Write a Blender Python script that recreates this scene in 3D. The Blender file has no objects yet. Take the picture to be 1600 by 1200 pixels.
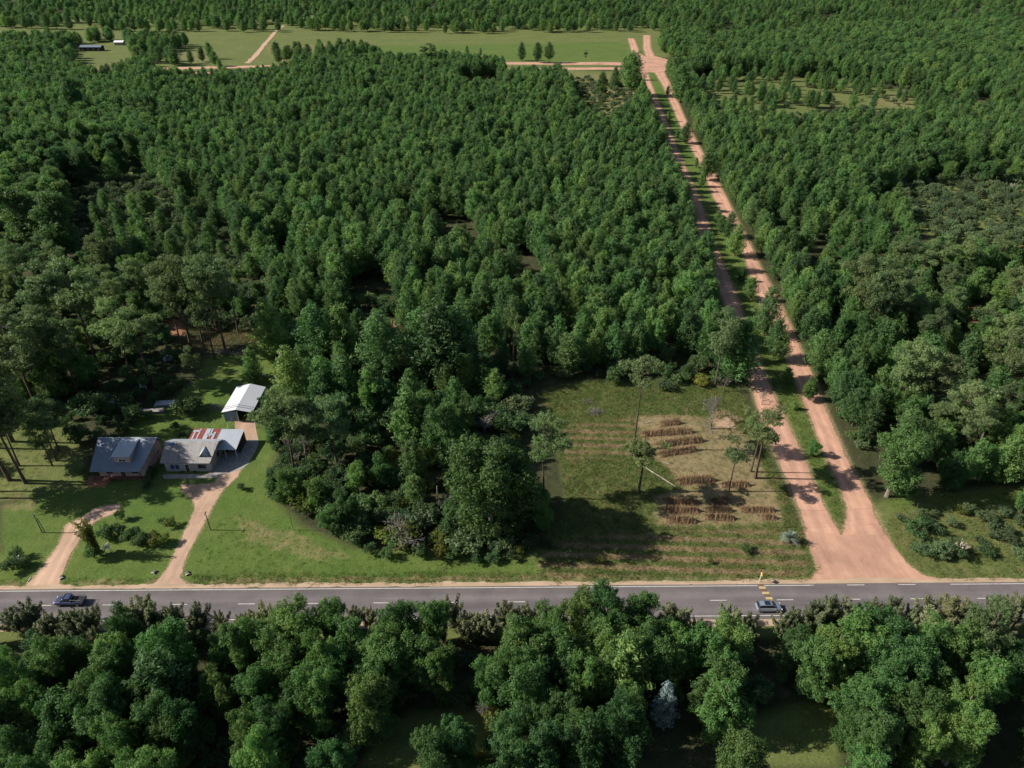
import bpy, math, random
import numpy as np
from mathutils import Vector, geometry
PI = math.pi
R = math.radians
C = bpy.context.scene.collection
SC = bpy.context.scene

# ------------------------------------------------------------------ camera, sky, sun, exposure
FPX, PITCH, CAMH = 1120.0, R(32.7), 103.0
cam = bpy.data.cameras.new('camera')
cam.sensor_width = 36; cam.lens = 36 * FPX / 1600; cam.clip_end = 9000; cam.clip_start = 1
camo = bpy.data.objects.new('camera', cam); C.objects.link(camo)
camo.location = (0, 0, CAMH); camo.rotation_euler = (PI / 2 - PITCH, 0, 0)
SC.camera = camo
SUN_EL, SUN_AZ = R(34), R(1.0)          # light comes from -X, a touch from +Y
w = bpy.data.worlds.new("World"); SC.world = w; w.use_nodes = True
nt = w.node_tree; nt.nodes.clear()
sky = nt.nodes.new('ShaderNodeTexSky'); sky.sky_type = 'NISHITA'; sky.sun_disc = False
sky.sun_elevation = SUN_EL; sky.sun_rotation = R(-90) + SUN_AZ; sky.altitude = 100
bg = nt.nodes.new('ShaderNodeBackground'); bg.inputs[1].default_value = 0.055
wo = nt.nodes.new('ShaderNodeOutputWorld')
nt.links.new(sky.outputs[0], bg.inputs[0]); nt.links.new(bg.outputs[0], wo.inputs[0])
sun = bpy.data.lights.new('sun', 'SUN'); sun.energy = 4.3; sun.angle = R(0.5); sun.color = (1.0, 0.94, 0.85)
suno = bpy.data.objects.new('sun', sun); C.objects.link(suno)
sd = Vector((math.cos(SUN_EL) * math.cos(SUN_AZ), -math.cos(SUN_EL) * math.sin(SUN_AZ), -math.sin(SUN_EL)))
suno.rotation_euler = sd.to_track_quat('-Z', 'Y').to_euler(); suno.location = (-200, 0, 300)
SC.view_settings.view_transform = 'Standard'; SC.view_settings.look = 'None'
SC.view_settings.exposure = 0.86; SC.view_settings.gamma = 1
SC.cycles.max_bounces = 6; SC.cycles.diffuse_bounces = 2; SC.cycles.transmission_bounces = 3; SC.cycles.transparent_max_bounces = 4

# ------------------------------------------------------------------ survey helpers: a photo point -> a point in metres at height z
def at(px, py, z=0.0):
    u, v = px - 800, py - 600
    dy = FPX * math.cos(PITCH) - v * math.sin(PITCH)
    dz = -FPX * math.sin(PITCH) - v * math.cos(PITCH)
    t = (z - CAMH) / dz
    return (u * t, dy * t)
def P3(px, py, z=0.0):
    a = at(px, py, z); return Vector((a[0], a[1], z))
def height_of(base_px, base_py, top_py):
    Y = at(base_px, base_py)[1]; y0 = at(base_px, top_py)[1]
    return CAMH * (1 - Y / y0)
def poly(pts): return np.array([at(*p) for p in pts])
def inside(pg, x, y):
    x = np.asarray(x); y = np.asarray(y); r = np.zeros(x.shape, bool)
    n = len(pg)
    for i in range(n):
        x0, y0 = pg[i]; x1, y1 = pg[(i + 1) % n]
        c = (y0 > y) != (y1 > y)
        with np.errstate(divide='ignore', invalid='ignore'):
            xi = (x1 - x0) * (y - y0) / ((y1 - y0) if y1 != y0 else 1e-9) + x0
        r ^= c & (x < xi)
    return r
def edge_dist(pg, x, y):
    d = np.full(np.shape(x), 1e9); n = len(pg)
    for i in range(n):
        a = pg[i]; b = pg[(i + 1) % n]; ab = b - a; L = max(ab @ ab, 1e-9)
        t = np.clip(((x - a[0]) * ab[0] + (y - a[1]) * ab[1]) / L, 0, 1)
        d = np.minimum(d, np.hypot(x - a[0] - t * ab[0], y - a[1] - t * ab[1]))
    return d
def sdist(pg, x, y):
    d = edge_dist(pg, x, y); return np.where(inside(pg, x, y), d, -d)

# ------------------------------------------------------------------ mesh helpers
def mesh_np(name, chunks, mats):
    """chunks: list of (verts Nx3, faces MxK, material index)"""
    V, LI, LS, MI = [], [], [], []
    off = 0
    for v, f, mi in chunks:
        v = np.asarray(v, np.float32).reshape(-1, 3); f = np.asarray(f, np.int32)
        V.append(v); LI.append((f + off).ravel()); LS.append(np.full(len(f), f.shape[1])); MI.append(np.full(len(f), mi))
        off += len(v)
    V = np.concatenate(V); LI = np.concatenate(LI); LS = np.concatenate(LS); MI = np.concatenate(MI)
    me = bpy.data.meshes.new(name)
    me.vertices.add(len(V)); me.vertices.foreach_set('co', V.ravel())
    me.loops.add(len(LI)); me.loops.foreach_set('vertex_index', LI.astype(np.int32))
    me.polygons.add(len(LS))
    me.polygons.foreach_set('loop_start', np.concatenate([[0], np.cumsum(LS)[:-1]]).astype(np.int32))
    me.polygons.foreach_set('loop_total', LS.astype(np.int32))
    for m in mats: me.materials.append(m)
    me.polygons.foreach_set('material_index', MI.astype(np.int32))
    me.update(calc_edges=True); me.validate()
    return me
class MB:
    def __init__(s): s.v = []; s.f = []
    def face(s, pts):
        n = len(s.v); s.v += [tuple(p) for p in pts]; s.f.append(tuple(range(n, n + len(pts)))); return s
    def box(s, x0, x1, y0, y1, z0, z1):
        n = len(s.v)
        s.v += [(x0,y0,z0),(x1,y0,z0),(x1,y1,z0),(x0,y1,z0),(x0,y0,z1),(x1,y0,z1),(x1,y1,z1),(x0,y1,z1)]
        s.f += [tuple(n + i for i in q) for q in ((0,3,2,1),(4,5,6,7),(0,1,5,4),(1,2,6,5),(2,3,7,6),(3,0,4,7))]; return s
    def slab(s, quad, th):
        """four corner points (top face, any order round), thickness downward along the normal"""
        q = [Vector(p) for p in quad]; nrm = (q[1] - q[0]).cross(q[3] - q[0]).normalized()
        if nrm.z < 0: q = q[::-1]; nrm = -nrm
        b = [p - nrm * th for p in q]; n = len(s.v); k = len(q)
        s.v += [tuple(p) for p in q + b]
        s.f.append(tuple(range(n, n + k))); s.f.append(tuple(range(n + 2 * k - 1, n + k - 1, -1)))
        for i in range(k):
            j = (i + 1) % k; s.f.append((n + i, n + k + i, n + k + j, n + j))
        return s
    def prism(s, pts, d):
        """polygon of 3D points extruded by vector d"""
        n = len(s.v); k = len(pts); d = Vector(d)
        s.v += [tuple(p) for p in pts] + [tuple(Vector(p) + d) for p in pts]
        s.f.append(tuple(range(n, n + k))); s.f.append(tuple(range(n + 2 * k - 1, n + k - 1, -1)))
        for i in range(k):
            j = (i + 1) % k; s.f.append((n + j, n + i, n + k + i, n + k + j))
        return s
    def tube(s, pts, rad, k=6):
        pts = [Vector(p) for p in pts]; n0 = len(s.v)
        if not hasattr(rad, '__len__'): rad = [rad] * len(pts)
        for i, p in enumerate(pts):
            t = (pts[min(i + 1, len(pts) - 1)] - pts[max(i - 1, 0)]).normalized()
            a = t.cross(Vector((0, 0, 1)) if abs(t.z) < .9 else Vector((1, 0, 0))).normalized(); b = t.cross(a)
            for j in range(k):
                q = p + (a * math.cos(2 * PI * j / k) + b * math.sin(2 * PI * j / k)) * rad[i]; s.v.append(tuple(q))
        for i in range(len(pts) - 1):
            for j in range(k):
                jj = (j + 1) % k
                s.f.append((n0 + i*k + j, n0 + i*k + jj, n0 + (i+1)*k + jj, n0 + (i+1)*k + j))
        s.f.append(tuple(n0 + j for j in range(k))[::-1]); s.f.append(tuple(n0 + (len(pts)-1)*k + j for j in range(k)))
        return s
    def mesh(s, name, mat):
        me = bpy.data.meshes.new(name); me.from_pydata(s.v, [], s.f); me.materials.append(mat); me.update(); return me
    def build(s, name, mat, parent=None, bevel=0):
        o = bpy.data.objects.new(name, s.mesh(name, mat)); C.objects.link(o); o.parent = parent
        if bevel:
            b = o.modifiers.new('bevel', 'BEVEL'); b.width = bevel; b.segments = 2; b.limit_method = 'ANGLE'
        return o
def tag(o, label=None, cat=None, group=None, kind=None):
    if label: o['label'] = label
    if cat: o['category'] = cat
    if group: o['group'] = group
    if kind: o['kind'] = kind
    return o
def empty(name, loc, rz=0):
    o = bpy.data.objects.new(name, None); C.objects.link(o); o.location = loc; o.rotation_euler.z = rz; o.empty_display_size = .3
    return o
def link(name, me, parent=None):
    o = bpy.data.objects.new(name, me); C.objects.link(o); o.parent = parent; return o

# ------------------------------------------------------------------ materials
def newmat(name):
    m = bpy.data.materials.new(name); m.use_nodes = True; n = m.node_tree.nodes; n.clear()
    return m, n, m.node_tree.links
def nd(n, t, **k):
    x = n.new(t)
    for a, b in k.items(): setattr(x, a, b)
    return x
def ramp(n, stops):
    r = n.new('ShaderNodeValToRGB'); e = r.color_ramp.elements
    while len(e) < len(stops): e.new(.5)
    for i, (p, c) in enumerate(stops): e[i].position = p; e[i].color = (*c, 1)
    return r
def plain(name, col, rough=.7, metal=0, noise=.15, scale=3.0, spec=.3, col2=None, stretch=(1, 1, 1), bump=0):
    m, n, l = newmat(name); o = n.new('ShaderNodeOutputMaterial'); b = n.new('ShaderNodeBsdfPrincipled')
    tc = n.new('ShaderNodeTexCoord'); mp = n.new('ShaderNodeMapping'); mp.inputs['Scale'].default_value = stretch
    l.new(tc.outputs['Object'], mp.inputs[0])
    nz = n.new('ShaderNodeTexNoise'); nz.inputs['Scale'].default_value = scale; nz.inputs['Detail'].default_value = 6
    l.new(mp.outputs[0], nz.inputs[0])
    c2 = col2 or tuple(c * (1 - 2 * noise) for c in col)
    r = ramp(n, [(.35, c2), (.65, col)]); l.new(nz.outputs[0], r.inputs[0]); l.new(r.outputs[0], b.inputs['Base Color'])
    b.inputs['Roughness'].default_value = rough; b.inputs['Metallic'].default_value = metal; b.inputs['Specular IOR Level'].default_value = spec
    if bump:
        bp = n.new('ShaderNodeBump'); bp.inputs['Strength'].default_value = bump; bp.inputs['Distance'].default_value = .05
        l.new(nz.outputs[0], bp.inputs['Height']); l.new(bp.outputs[0], b.inputs['Normal'])
    l.new(b.outputs[0], o.inputs[0]); return m
def corrugated(name, c1, c2, c3=None, axis=0, metal=.3, rough=.5, streak=.5):
    """ribbed sheet metal with rain streaks and rust running down the slope"""
    m, n, l = newmat(name); o = n.new('ShaderNodeOutputMaterial'); b = n.new('ShaderNodeBsdfPrincipled')
    tc = n.new('ShaderNodeTexCoord'); mp = n.new('ShaderNodeMapping')
    mp.inputs['Scale'].default_value = (1, .12, .12) if axis == 0 else (.12, 1, .12)
    l.new(tc.outputs['Object'], mp.inputs[0])
    nz = n.new('ShaderNodeTexNoise'); nz.inputs['Scale'].default_value = 2.2; nz.inputs['Detail'].default_value = 8; nz.inputs['Roughness'].default_value = .7
    l.new(mp.outputs[0], nz.inputs[0])
    st = [(.3, c2), (.65, c1)] if not c3 else [(.3, c2), (.5, c1), (.72, c3)]
    r = ramp(n, st); l.new(nz.outputs[0], r.inputs[0]); l.new(r.outputs[0], b.inputs['Base Color'])
    wv = n.new('ShaderNodeTexWave'); wv.bands_direction = 'X' if axis == 0 else 'Y'; wv.inputs['Scale'].default_value = 1.3
    l.new(tc.outputs['Object'], wv.inputs[0])
    bp = n.new('ShaderNodeBump'); bp.inputs['Strength'].default_value = streak; bp.inputs['Distance'].default_value = .06
    l.new(wv.outputs['Fac'], bp.inputs['Height']); l.new(bp.outputs[0], b.inputs['Normal'])
    b.inputs['Roughness'].default_value = rough; b.inputs['Metallic'].default_value = metal
    l.new(b.outputs[0], o.inputs[0]); return m
def foliage(name, c1, c2, c3=None, trans=.34, nscale=.5, tc_gain=1.5):
    m, n, l = newmat(name); o = n.new('ShaderNodeOutputMaterial')
    oi = n.new('ShaderNodeObjectInfo'); tc = n.new('ShaderNodeTexCoord')
    nz = n.new('ShaderNodeTexNoise'); nz.inputs['Scale'].default_value = nscale; nz.inputs['Detail'].default_value = 3
    l.new(tc.outputs['Object'], nz.inputs[0])
    a = nd(n, 'ShaderNodeMath', operation='MULTIPLY_ADD'); l.new(nz.outputs[0], a.inputs[0]); a.inputs[1].default_value = 1.1
    s = nd(n, 'ShaderNodeMath', operation='MULTIPLY_ADD'); l.new(oi.outputs['Random'], s.inputs[0]); s.inputs[1].default_value = .6; s.inputs[2].default_value = -.42
    l.new(s.outputs[0], a.inputs[2])
    r = ramp(n, [(.05, c1), (.6, c2), (.95, c3 or c2)]); l.new(a.outputs[0], r.inputs[0])
    hs = n.new('ShaderNodeHueSaturation')
    rr = nd(n, 'ShaderNodeMath', operation='MULTIPLY'); l.new(oi.outputs['Random'], rr.inputs[0]); rr.inputs[1].default_value = 37.13
    fr = nd(n, 'ShaderNodeMath', operation='FRACT'); l.new(rr.outputs[0], fr.inputs[0])
    mr = n.new('ShaderNodeMapRange'); mr.inputs[3].default_value = .72; mr.inputs[4].default_value = 1.25; l.new(fr.outputs[0], mr.inputs[0])
    hr = nd(n, 'ShaderNodeMath', operation='MULTIPLY'); l.new(oi.outputs['Random'], hr.inputs[0]); hr.inputs[1].default_value = 91.7
    hf = nd(n, 'ShaderNodeMath', operation='FRACT'); l.new(hr.outputs[0], hf.inputs[0])
    hm_ = n.new('ShaderNodeMapRange'); hm_.inputs[3].default_value = .475; hm_.inputs[4].default_value = .512; l.new(hf.outputs[0], hm_.inputs[0]); l.new(hm_.outputs[0], hs.inputs['Hue'])
    l.new(mr.outputs[0], hs.inputs['Value']); l.new(r.outputs[0], hs.inputs['Color'])
    b = n.new('ShaderNodeBsdfPrincipled'); b.inputs['Roughness'].default_value = .62; b.inputs['Specular IOR Level'].default_value = .25
    t = n.new('ShaderNodeBsdfTranslucent'); mx = n.new('ShaderNodeMixShader'); mx.inputs[0].default_value = trans
    g = nd(n, 'ShaderNodeMixRGB', blend_type='MULTIPLY'); g.inputs[0].default_value = 1; g.inputs[2].default_value = (tc_gain * .95, tc_gain * 1.15, tc_gain * .75, 1)
    l.new(hs.outputs[0], g.inputs[1]); l.new(g.outputs[0], t.inputs[0])
    l.new(hs.outputs[0], b.inputs['Base Color']); l.new(b.outputs[0], mx.inputs[1]); l.new(t.outputs[0], mx.inputs[2]); l.new(mx.outputs[0], o.inputs[0])
    return m
M = {}
M['pine']   = foliage('pine_needles', (.056,.115,.044), (.108,.200,.058), (.180,.265,.070))
M['tall']   = foliage('tall_pine_needles', (.095,.145,.062), (.150,.205,.080), (.195,.245,.090))
M['broad']  = foliage('broad_leaves', (.042,.098,.032), (.086,.172,.045), (.160,.235,.055))
M['olive']  = foliage('casuarina_needles', (.10,.125,.062), (.150,.172,.080), (.21,.20,.10), trans=.15)
M['shrub']  = foliage('shrub_leaves', (.045,.095,.036), (.085,.150,.050), (.14,.185,.062))
M['grey']   = foliage('grey_green_leaves', (.065,.105,.045), (.105,.155,.065), (.15,.19,.085), trans=.2)
M['yellow'] = foliage('yellow_green_leaves', (.10,.13,.025), (.16,.19,.035), (.24,.22,.05))
M['silver'] = foliage('silver_needles', (.10,.15,.15), (.15,.21,.21), (.20,.26,.26), trans=.05, tc_gain=1)
M['palm']   = foliage('palm_fronds', (.14,.19,.14), (.20,.25,.19), (.26,.31,.24), trans=.1, tc_gain=1)
M['plume']  = foliage('pampas_plumes', (.5,.43,.33), (.6,.52,.42), trans=.2, tc_gain=1)
M['blade']  = foliage('grass_blades', (.080,.120,.034), (.130,.170,.048), (.23,.20,.09), trans=.25, nscale=.2)
M['straw']  = foliage('straw_blades', (.20,.155,.075), (.30,.22,.11), (.16,.17,.05), trans=.2, nscale=.2, tc_gain=1)
M['bark']   = plain('pine_bark', (.13,.095,.07), .95, noise=.3, scale=4, stretch=(1,1,.2), bump=.5)
M['barkp']  = plain('pale_bark', (.26,.22,.18), .95, noise=.25, scale=3, stretch=(1,1,.2), bump=.4)
M['dead']   = plain('dead_twigs', (.25,.22,.20), .95, noise=.2, scale=2)
M['post']   = plain('weathered_post', (.16,.13,.11), .9, noise=.25, scale=4, stretch=(1,1,.15))
M['white']  = plain('white_paint', (.75,.74,.70), .6, noise=.05, scale=2)
M['line']   = plain('road_paint', (.62,.60,.55), .8, noise=.12, scale=1.5)
def dirt_mat(name, c1, c2, edge, st1=(1, .15, 1)):
    m, n, l = newmat(name); o = n.new('ShaderNodeOutputMaterial'); b = n.new('ShaderNodeBsdfPrincipled'); b.inputs['Roughness'].default_value = .97; b.inputs['Specular IOR Level'].default_value = .1
    tc = n.new('ShaderNodeTexCoord')
    def noise(sc, st, det=7):
        mp = n.new('ShaderNodeMapping'); mp.inputs['Scale'].default_value = st; l.new(tc.outputs['Object'], mp.inputs[0]); z = n.new('ShaderNodeTexNoise'); z.inputs['Scale'].default_value = sc; z.inputs['Detail'].default_value = det; z.inputs['Roughness'].default_value = .7
        l.new(mp.outputs[0], z.inputs[0]); return z.outputs[0]
    n1 = noise(.5, st1); n2 = noise(.12, (1, 1, 1)); n3 = noise(1.8, (1, 1, 1))
    base = ramp(n, [(.3, c2), (.6, c1)]); l.new(n1, base.inputs[0])
    blot = ramp(n, [(.35, (.72,.72,.74)), (.6, (1.06,1.05,1.04))]); l.new(n2, blot.inputs[0])
    mul = nd(n, 'ShaderNodeMixRGB', blend_type='MULTIPLY'); mul.inputs[0].default_value = .8; l.new(base.outputs[0], mul.inputs[1]); l.new(blot.outputs[0], mul.inputs[2])
    at_ = n.new('ShaderNodeAttribute'); at_.attribute_name = 'across'
    wob = nd(n, 'ShaderNodeMath', operation='MULTIPLY_ADD'); l.new(n1, wob.inputs[0]); wob.inputs[1].default_value = .16; l.new(at_.outputs['Fac'], wob.inputs[2])
    rut = ramp(n, [(0, (.86,.84,.82)), (.20, (.90,.89,.88)), (.32, (1.10,1.08,1.07)), (.44, (.88,.87,.86)), (.58, (.86,.85,.84)), (.74, (1.10,1.08,1.07)), (.88, (.90,.88,.86)), (1, (.84,.82,.80))]); l.new(wob.outputs[0], rut.inputs[0])
    m2 = nd(n, 'ShaderNodeMixRGB', blend_type='MULTIPLY'); m2.inputs[0].default_value = .85; l.new(mul.outputs[0], m2.inputs[1]); l.new(rut.outputs[0], m2.inputs[2])
    # distance from the nearer edge, roughened, brings in grass and weeds
    a1 = nd(n, 'ShaderNodeMath', operation='SUBTRACT'); l.new(at_.outputs['Fac'], a1.inputs[0]); a1.inputs[1].default_value = .5
    a2 = nd(n, 'ShaderNodeMath', operation='ABSOLUTE'); l.new(a1.outputs[0], a2.inputs[0])
    a3 = nd(n, 'ShaderNodeMath', operation='MULTIPLY_ADD'); l.new(n3, a3.inputs[0]); a3.inputs[1].default_value = .26; l.new(a2.outputs[0], a3.inputs[2])
    em = n.new('ShaderNodeMapRange'); em.inputs[1].default_value = .57; em.inputs[2].default_value = .63; l.new(a3.outputs[0], em.inputs[0])
    mx = nd(n, 'ShaderNodeMixRGB'); l.new(em.outputs[0], mx.inputs[0]); l.new(m2.outputs[0], mx.inputs[1]); mx.inputs[2].default_value = (*edge, 1)
    l.new(mx.outputs[0], b.inputs['Base Color'])
    bp = n.new('ShaderNodeBump'); bp.inputs['Strength'].default_value = .4; bp.inputs['Distance'].default_value = .12; l.new(n1, bp.inputs['Height']); l.new(bp.outputs[0], b.inputs['Normal'])
    l.new(b.outputs[0], o.inputs[0]); return m
M['dirt'] = dirt_mat('red_dirt', (.55,.325,.228), (.42,.245,.170), (.15,.13,.055))
M['asphalt'] = dirt_mat('asphalt', (.172,.155,.157), (.130,.117,.120), (.14,.125,.12), (.06, 1, 1))
M['dirt2'] = dirt_mat('pale_dirt', (.54,.365,.265), (.40,.275,.185), (.15,.15,.055))
M['sand']   = plain('sandy_shoulder', (.46,.33,.235), .97, col2=(.34,.25,.16), scale=.5, stretch=(.3,1,1), spec=.1)
M['conc']   = plain('concrete', (.34,.31,.28), .9, noise=.15, scale=1.2, spec=.2)
M['wire']   = plain('cable', (.05,.05,.05), .6)
M['glass']  = plain('dark_glass', (.015,.022,.035), .08, noise=.02, spec=.8)
M['rubber'] = plain('rubber', (.02,.02,.02), .85)
M['chrome'] = plain('steel', (.45,.45,.46), .3, metal=.9, noise=.04)

# ground: one sheet, its soils laid out by surveyed areas carried as attributes
def ground_mat():
    m, n, l = newmat('ground_cover'); o = n.new('ShaderNodeOutputMaterial'); b = n.new('ShaderNodeBsdfPrincipled')
    b.inputs['Roughness'].default_value = .95; b.inputs['Specular IOR Level'].default_value = .1
    tc = n.new('ShaderNodeTexCoord')
    def noise(sc, det=6, rough=.6, st=(1,1,1)):
        mp = n.new('ShaderNodeMapping'); mp.inputs['Scale'].default_value = st; l.new(tc.outputs['Object'], mp.inputs[0])
        z = n.new('ShaderNodeTexNoise'); z.inputs['Scale'].default_value = sc; z.inputs['Detail'].default_value = det; z.inputs['Roughness'].default_value = rough
        l.new(mp.outputs[0], z.inputs[0]); return z.outputs[0]
    nbig, nmid, nfine = noise(.05), noise(.35, 8, .7), noise(2.5, 8, .75)
    def mix(fac, a, bb):
        x = nd(n, 'ShaderNodeMixRGB'); 
        if isinstance(fac, float): x.inputs[0].default_value = fac
        else: l.new(fac, x.inputs[0])
        for i, c in ((1, a), (2, bb)):
            if isinstance(c, tuple): x.inputs[i].default_value = (*c, 1)
            else: l.new(c, x.inputs[i])
        return x.outputs[0]
    def rmp(src, stops): r = ramp(n, stops); l.new(src, r.inputs[0]); return r.outputs[0]
    def mask(name, nz, amp=1.0, top=1.0):
        a = n.new('ShaderNodeAttribute'); a.attribute_name = name
        x = nd(n, 'ShaderNodeMath', operation='MULTIPLY_ADD'); l.new(nz, x.inputs[0]); x.inputs[1].default_value = amp; x.inputs[2].default_value = -amp * .5
        y = nd(n, 'ShaderNodeMath', operation='ADD'); l.new(x.outputs[0], y.inputs[0]); l.new(a.outputs['Fac'], y.inputs[1])
        r = n.new('ShaderNodeMapRange'); r.inputs[1].default_value = .3; r.inputs[2].default_value = .7; r.inputs[4].default_value = top; l.new(y.outputs[0], r.inputs[0])
        return r.outputs[0]
    rough = mix(rmp(nbig, [(.35, (0,0,0)), (.65, (1,1,1))]),
                rmp(nmid, [(.3, (.075,.105,.030)), (.7, (.140,.170,.050))]), rmp(nmid, [(.3, (.095,.120,.036)), (.7, (.185,.190,.066))]))
    lawn = mix(rmp(nbig, [(.35, (0,0,0)), (.65, (1,1,1))]),
               rmp(nmid, [(.3, (.060,.112,.022)), (.7, (.100,.158,.032))]), rmp(nmid, [(.3, (.085,.125,.030)), (.7, (.140,.175,.046))]))
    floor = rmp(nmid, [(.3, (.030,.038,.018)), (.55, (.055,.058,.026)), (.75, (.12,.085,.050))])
    dry = mix(rmp(nbig, [(.4, (0,0,0)), (.6, (1,1,1))]), rmp(nmid, [(.25, (.15,.13,.055)), (.5, (.30,.215,.125)), (.75, (.31,.215,.13))]),
              rmp(nmid, [(.3, (.14,.125,.055)), (.7, (.33,.23,.14))]))
    bare = rmp(nmid, [(.3, (.33,.22,.14)), (.7, (.50,.34,.23))])
    red = rmp(nmid, [(.3, (.22,.10,.055)), (.7, (.38,.19,.11))])
    # crop rows: strips of cut straw between strips of regrowth, 3 m apart across the slope
    sx = n.new('ShaderNodeSeparateXYZ'); l.new(tc.outputs['Object'], sx.inputs[0])
    ph = nd(n, 'ShaderNodeMath', operation='MULTIPLY_ADD'); l.new(nmid, ph.inputs[0]); ph.inputs[1].default_value = 1.8
    l.new(sx.outputs[1], ph.inputs[2])
    sl = nd(n, 'ShaderNodeMath', operation='MULTIPLY_ADD'); l.new(sx.outputs[0], sl.inputs[0]); sl.inputs[1].default_value = .05; l.new(ph.outputs[0], sl.inputs[2])
    fq = nd(n, 'ShaderNodeMath', operation='MULTIPLY'); l.new(sl.outputs[0], fq.inputs[0]); fq.inputs[1].default_value = 2 * PI / 2.7
    sn = nd(n, 'ShaderNodeMath', operation='SINE'); l.new(fq.outputs[0], sn.inputs[0])
    s2 = nd(n, 'ShaderNodeMath', operation='MULTIPLY_ADD'); l.new(sn.outputs[0], s2.inputs[0]); s2.inputs[1].default_value = .3; s2.inputs[2].default_value = .5
    rowc = mix(rmp(s2.outputs[0], [(.35, (0,0,0)), (.65, (1,1,1))]), rough, dry)
    c = mix(mask('lawn', nmid, .5), rough, lawn)
    c = mix(mask('yellow', nmid, 1.2), c, mix(.5, dry, rough))
    c = mix(mask('rows', nmid, .7), c, rowc)
    c = mix(mask('dry', nmid, 1.7, .72), c, dry)
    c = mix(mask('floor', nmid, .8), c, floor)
    c = mix(mask('bare', nfine, .9), c, bare)
    c = mix(mask('red', nmid, .9), c, red)
    vv = rmp(nfine, [(.3, (.62,.62,.62)), (.7, (1.25,1.25,1.25))])
    mm = nd(n, 'ShaderNodeMixRGB', blend_type='MULTIPLY'); mm.inputs[0].default_value = 1; l.new(c, mm.inputs[1]); l.new(vv, mm.inputs[2])
    l.new(mm.outputs[0], b.inputs['Base Color'])
    bp = n.new('ShaderNodeBump'); bp.inputs['Strength'].default_value = .55; bp.inputs['Distance'].default_value = .25
    l.new(nfine, bp.inputs['Height'])
    bp2 = n.new('ShaderNodeBump'); bp2.inputs['Strength'].default_value = .35; bp2.inputs['Distance'].default_value = .8
    l.new(nmid, bp2.inputs['Height']); l.new(bp.outputs[0], bp2.inputs['Normal']); l.new(bp2.outputs[0], b.inputs['Normal'])
    l.new(b.outputs[0], o.inputs[0]); return m
M['ground'] = ground_mat()

# ------------------------------------------------------------------ surveyed areas (photo points of the ground)
L1 = [(981,60),(989,88),(999,108),(1006,129),(1022,177),(1037,209),(1051,263),(1066,300),(1080,330),(1091,360),(1104,400),(1118,440),(1133,480),(1149,520),(1163,559),(1172,590),(1180,625),(1196,668),(1212,712),(1232,757),(1250,801),(1259,832)]
L2 = [(991,60),(1002,88),(1011,108),(1017,129),(1032,165),(1046,200),(1060,235),(1075,270),(1091,303),(1103,335),(1114,372),(1127,405),(1143,440),(1156,473),(1166,505),(1177,535),(1190,568),(1203,600),(1220,636),(1236,668),(1251,700),(1270,745),(1290,795),(1316,836)]
R1 = [(1005,55),(1005,75),(1009,88),(1022,112),(1036,135),(1051,169),(1064,199),(1076,225),(1088,247),(1101,272),(1110,298),(1126,332),(1142,356),(1158,386),(1167,415),(1178,450),(1190,479),(1204,507),(1218,540),(1234,573),(1255,627),(1271,668),(1287,709),(1309,756),(1323,794),(1316,836)]
R2 = [(1016,55),(1017,75),(1023,88),(1038,112),(1048,132),(1060,160),(1074,193),(1086,216),(1102,245),(1119,276),(1134,306),(1147,332),(1157,352),(1170,376),(1186,412),(1200,437),(1216,466),(1230,496),(1241,520),(1253,547),(1267,580),(1280,612),(1296,652),(1313,690),(1326,720),(1342,750),(1357,779),(1385,836)]
JUNC = [(1257,829),(1316,836),(1385,836),(1401,861),(1423,886),(1445,900),(1480,907),(1530,910),(1530,916),(1190,919),(1190,911),(1240,908),(1268,905),(1277,890),(1268,864)]
CROSSN = [(150,107.5),(260,105.5),(340,103.5),(440,101.5),(660,98.5),(820,97),(950,97),(1000,98),(1060,96),(1082,96),(1300,94)]
CROSSN2= [(150,112),(260,109.5),(340,107),(440,104.5),(660,101.5),(820,101),(950,101.5),(1000,104),(1060,98.5),(1082,98.5),(1300,96.5)]
CROSSS = [(150,117),(260,114.5),(340,112),(440,109),(660,107),(860,106),(950,105),(1000,106),(1060,101.5),(1082,101.5),(1300,99.5)]
CROSSS2= [(150,120.5),(260,117.5),(340,115),(440,112),(660,110),(860,109.5),(950,109),(1010,112),(1060,105),(1082,104.5),(1300,102.5)]
JUNC2 = [(985,90),(1000,84),(1008,88),(1021,87),(1043,93),(1052,95),(1050,106),(1042,108),(1038,112),(1030,114),(1018,113),(1001,112),(992,108),(986,98)]
DRIVE1L = [(30,921),(41,914),(63,889),(78,868),(92,849),(103,820),(127,809),(146,796),(165,790),(187,787)]
DRIVE1R = [(106,921),(92,912),(101,889),(111,866),(123,846),(133,829),(143,820),(152,813),(168,806),(187,799)]
DRIVE2 = [(222,919),(244,911),(263,886),(274,862),(285,839),(297,815),(305,794),(301,780),(284,766),(285,757),(310,757),(336,754),(340,743),(380,726),(371,745),(348,766),(333,790),(320,817),(307,840),(295,861),(286,884),(282,903),(291,912),(330,919)]
YARD = [(367,656),(397,657),(404,687),(402,700),(388,725),(378,733),(340,744),(325,742),(337,715),(367,700)]
FIELD = [(846,905),(838,880),(872,860),(850,830),(885,790),(880,740),(868,690),(845,650),(850,610),(900,596),(1000,592),(1150,600),(1176,650),(1210,735),(1245,810),(1266,870),(1275,893),(1262,905)]
ROWS_TOP = [(862,668),(985,652),(1005,700),(1000,716),(885,718)]
ROWS_BOT = [(870,842),(1020,832),(1190,826),(1250,850),(1268,890),(1240,900),(850,900),(842,880)]
DRY = [(990,652),(1050,646),(1140,655),(1172,690),(1195,742),(1222,790),(1222,815),(1140,822),(1025,822),(1022,775),(1065,762),(1040,730),(1008,712)]
BARE1 = [(1110,642),(1140,640),(1156,652),(1150,668),(1120,668)]
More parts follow.
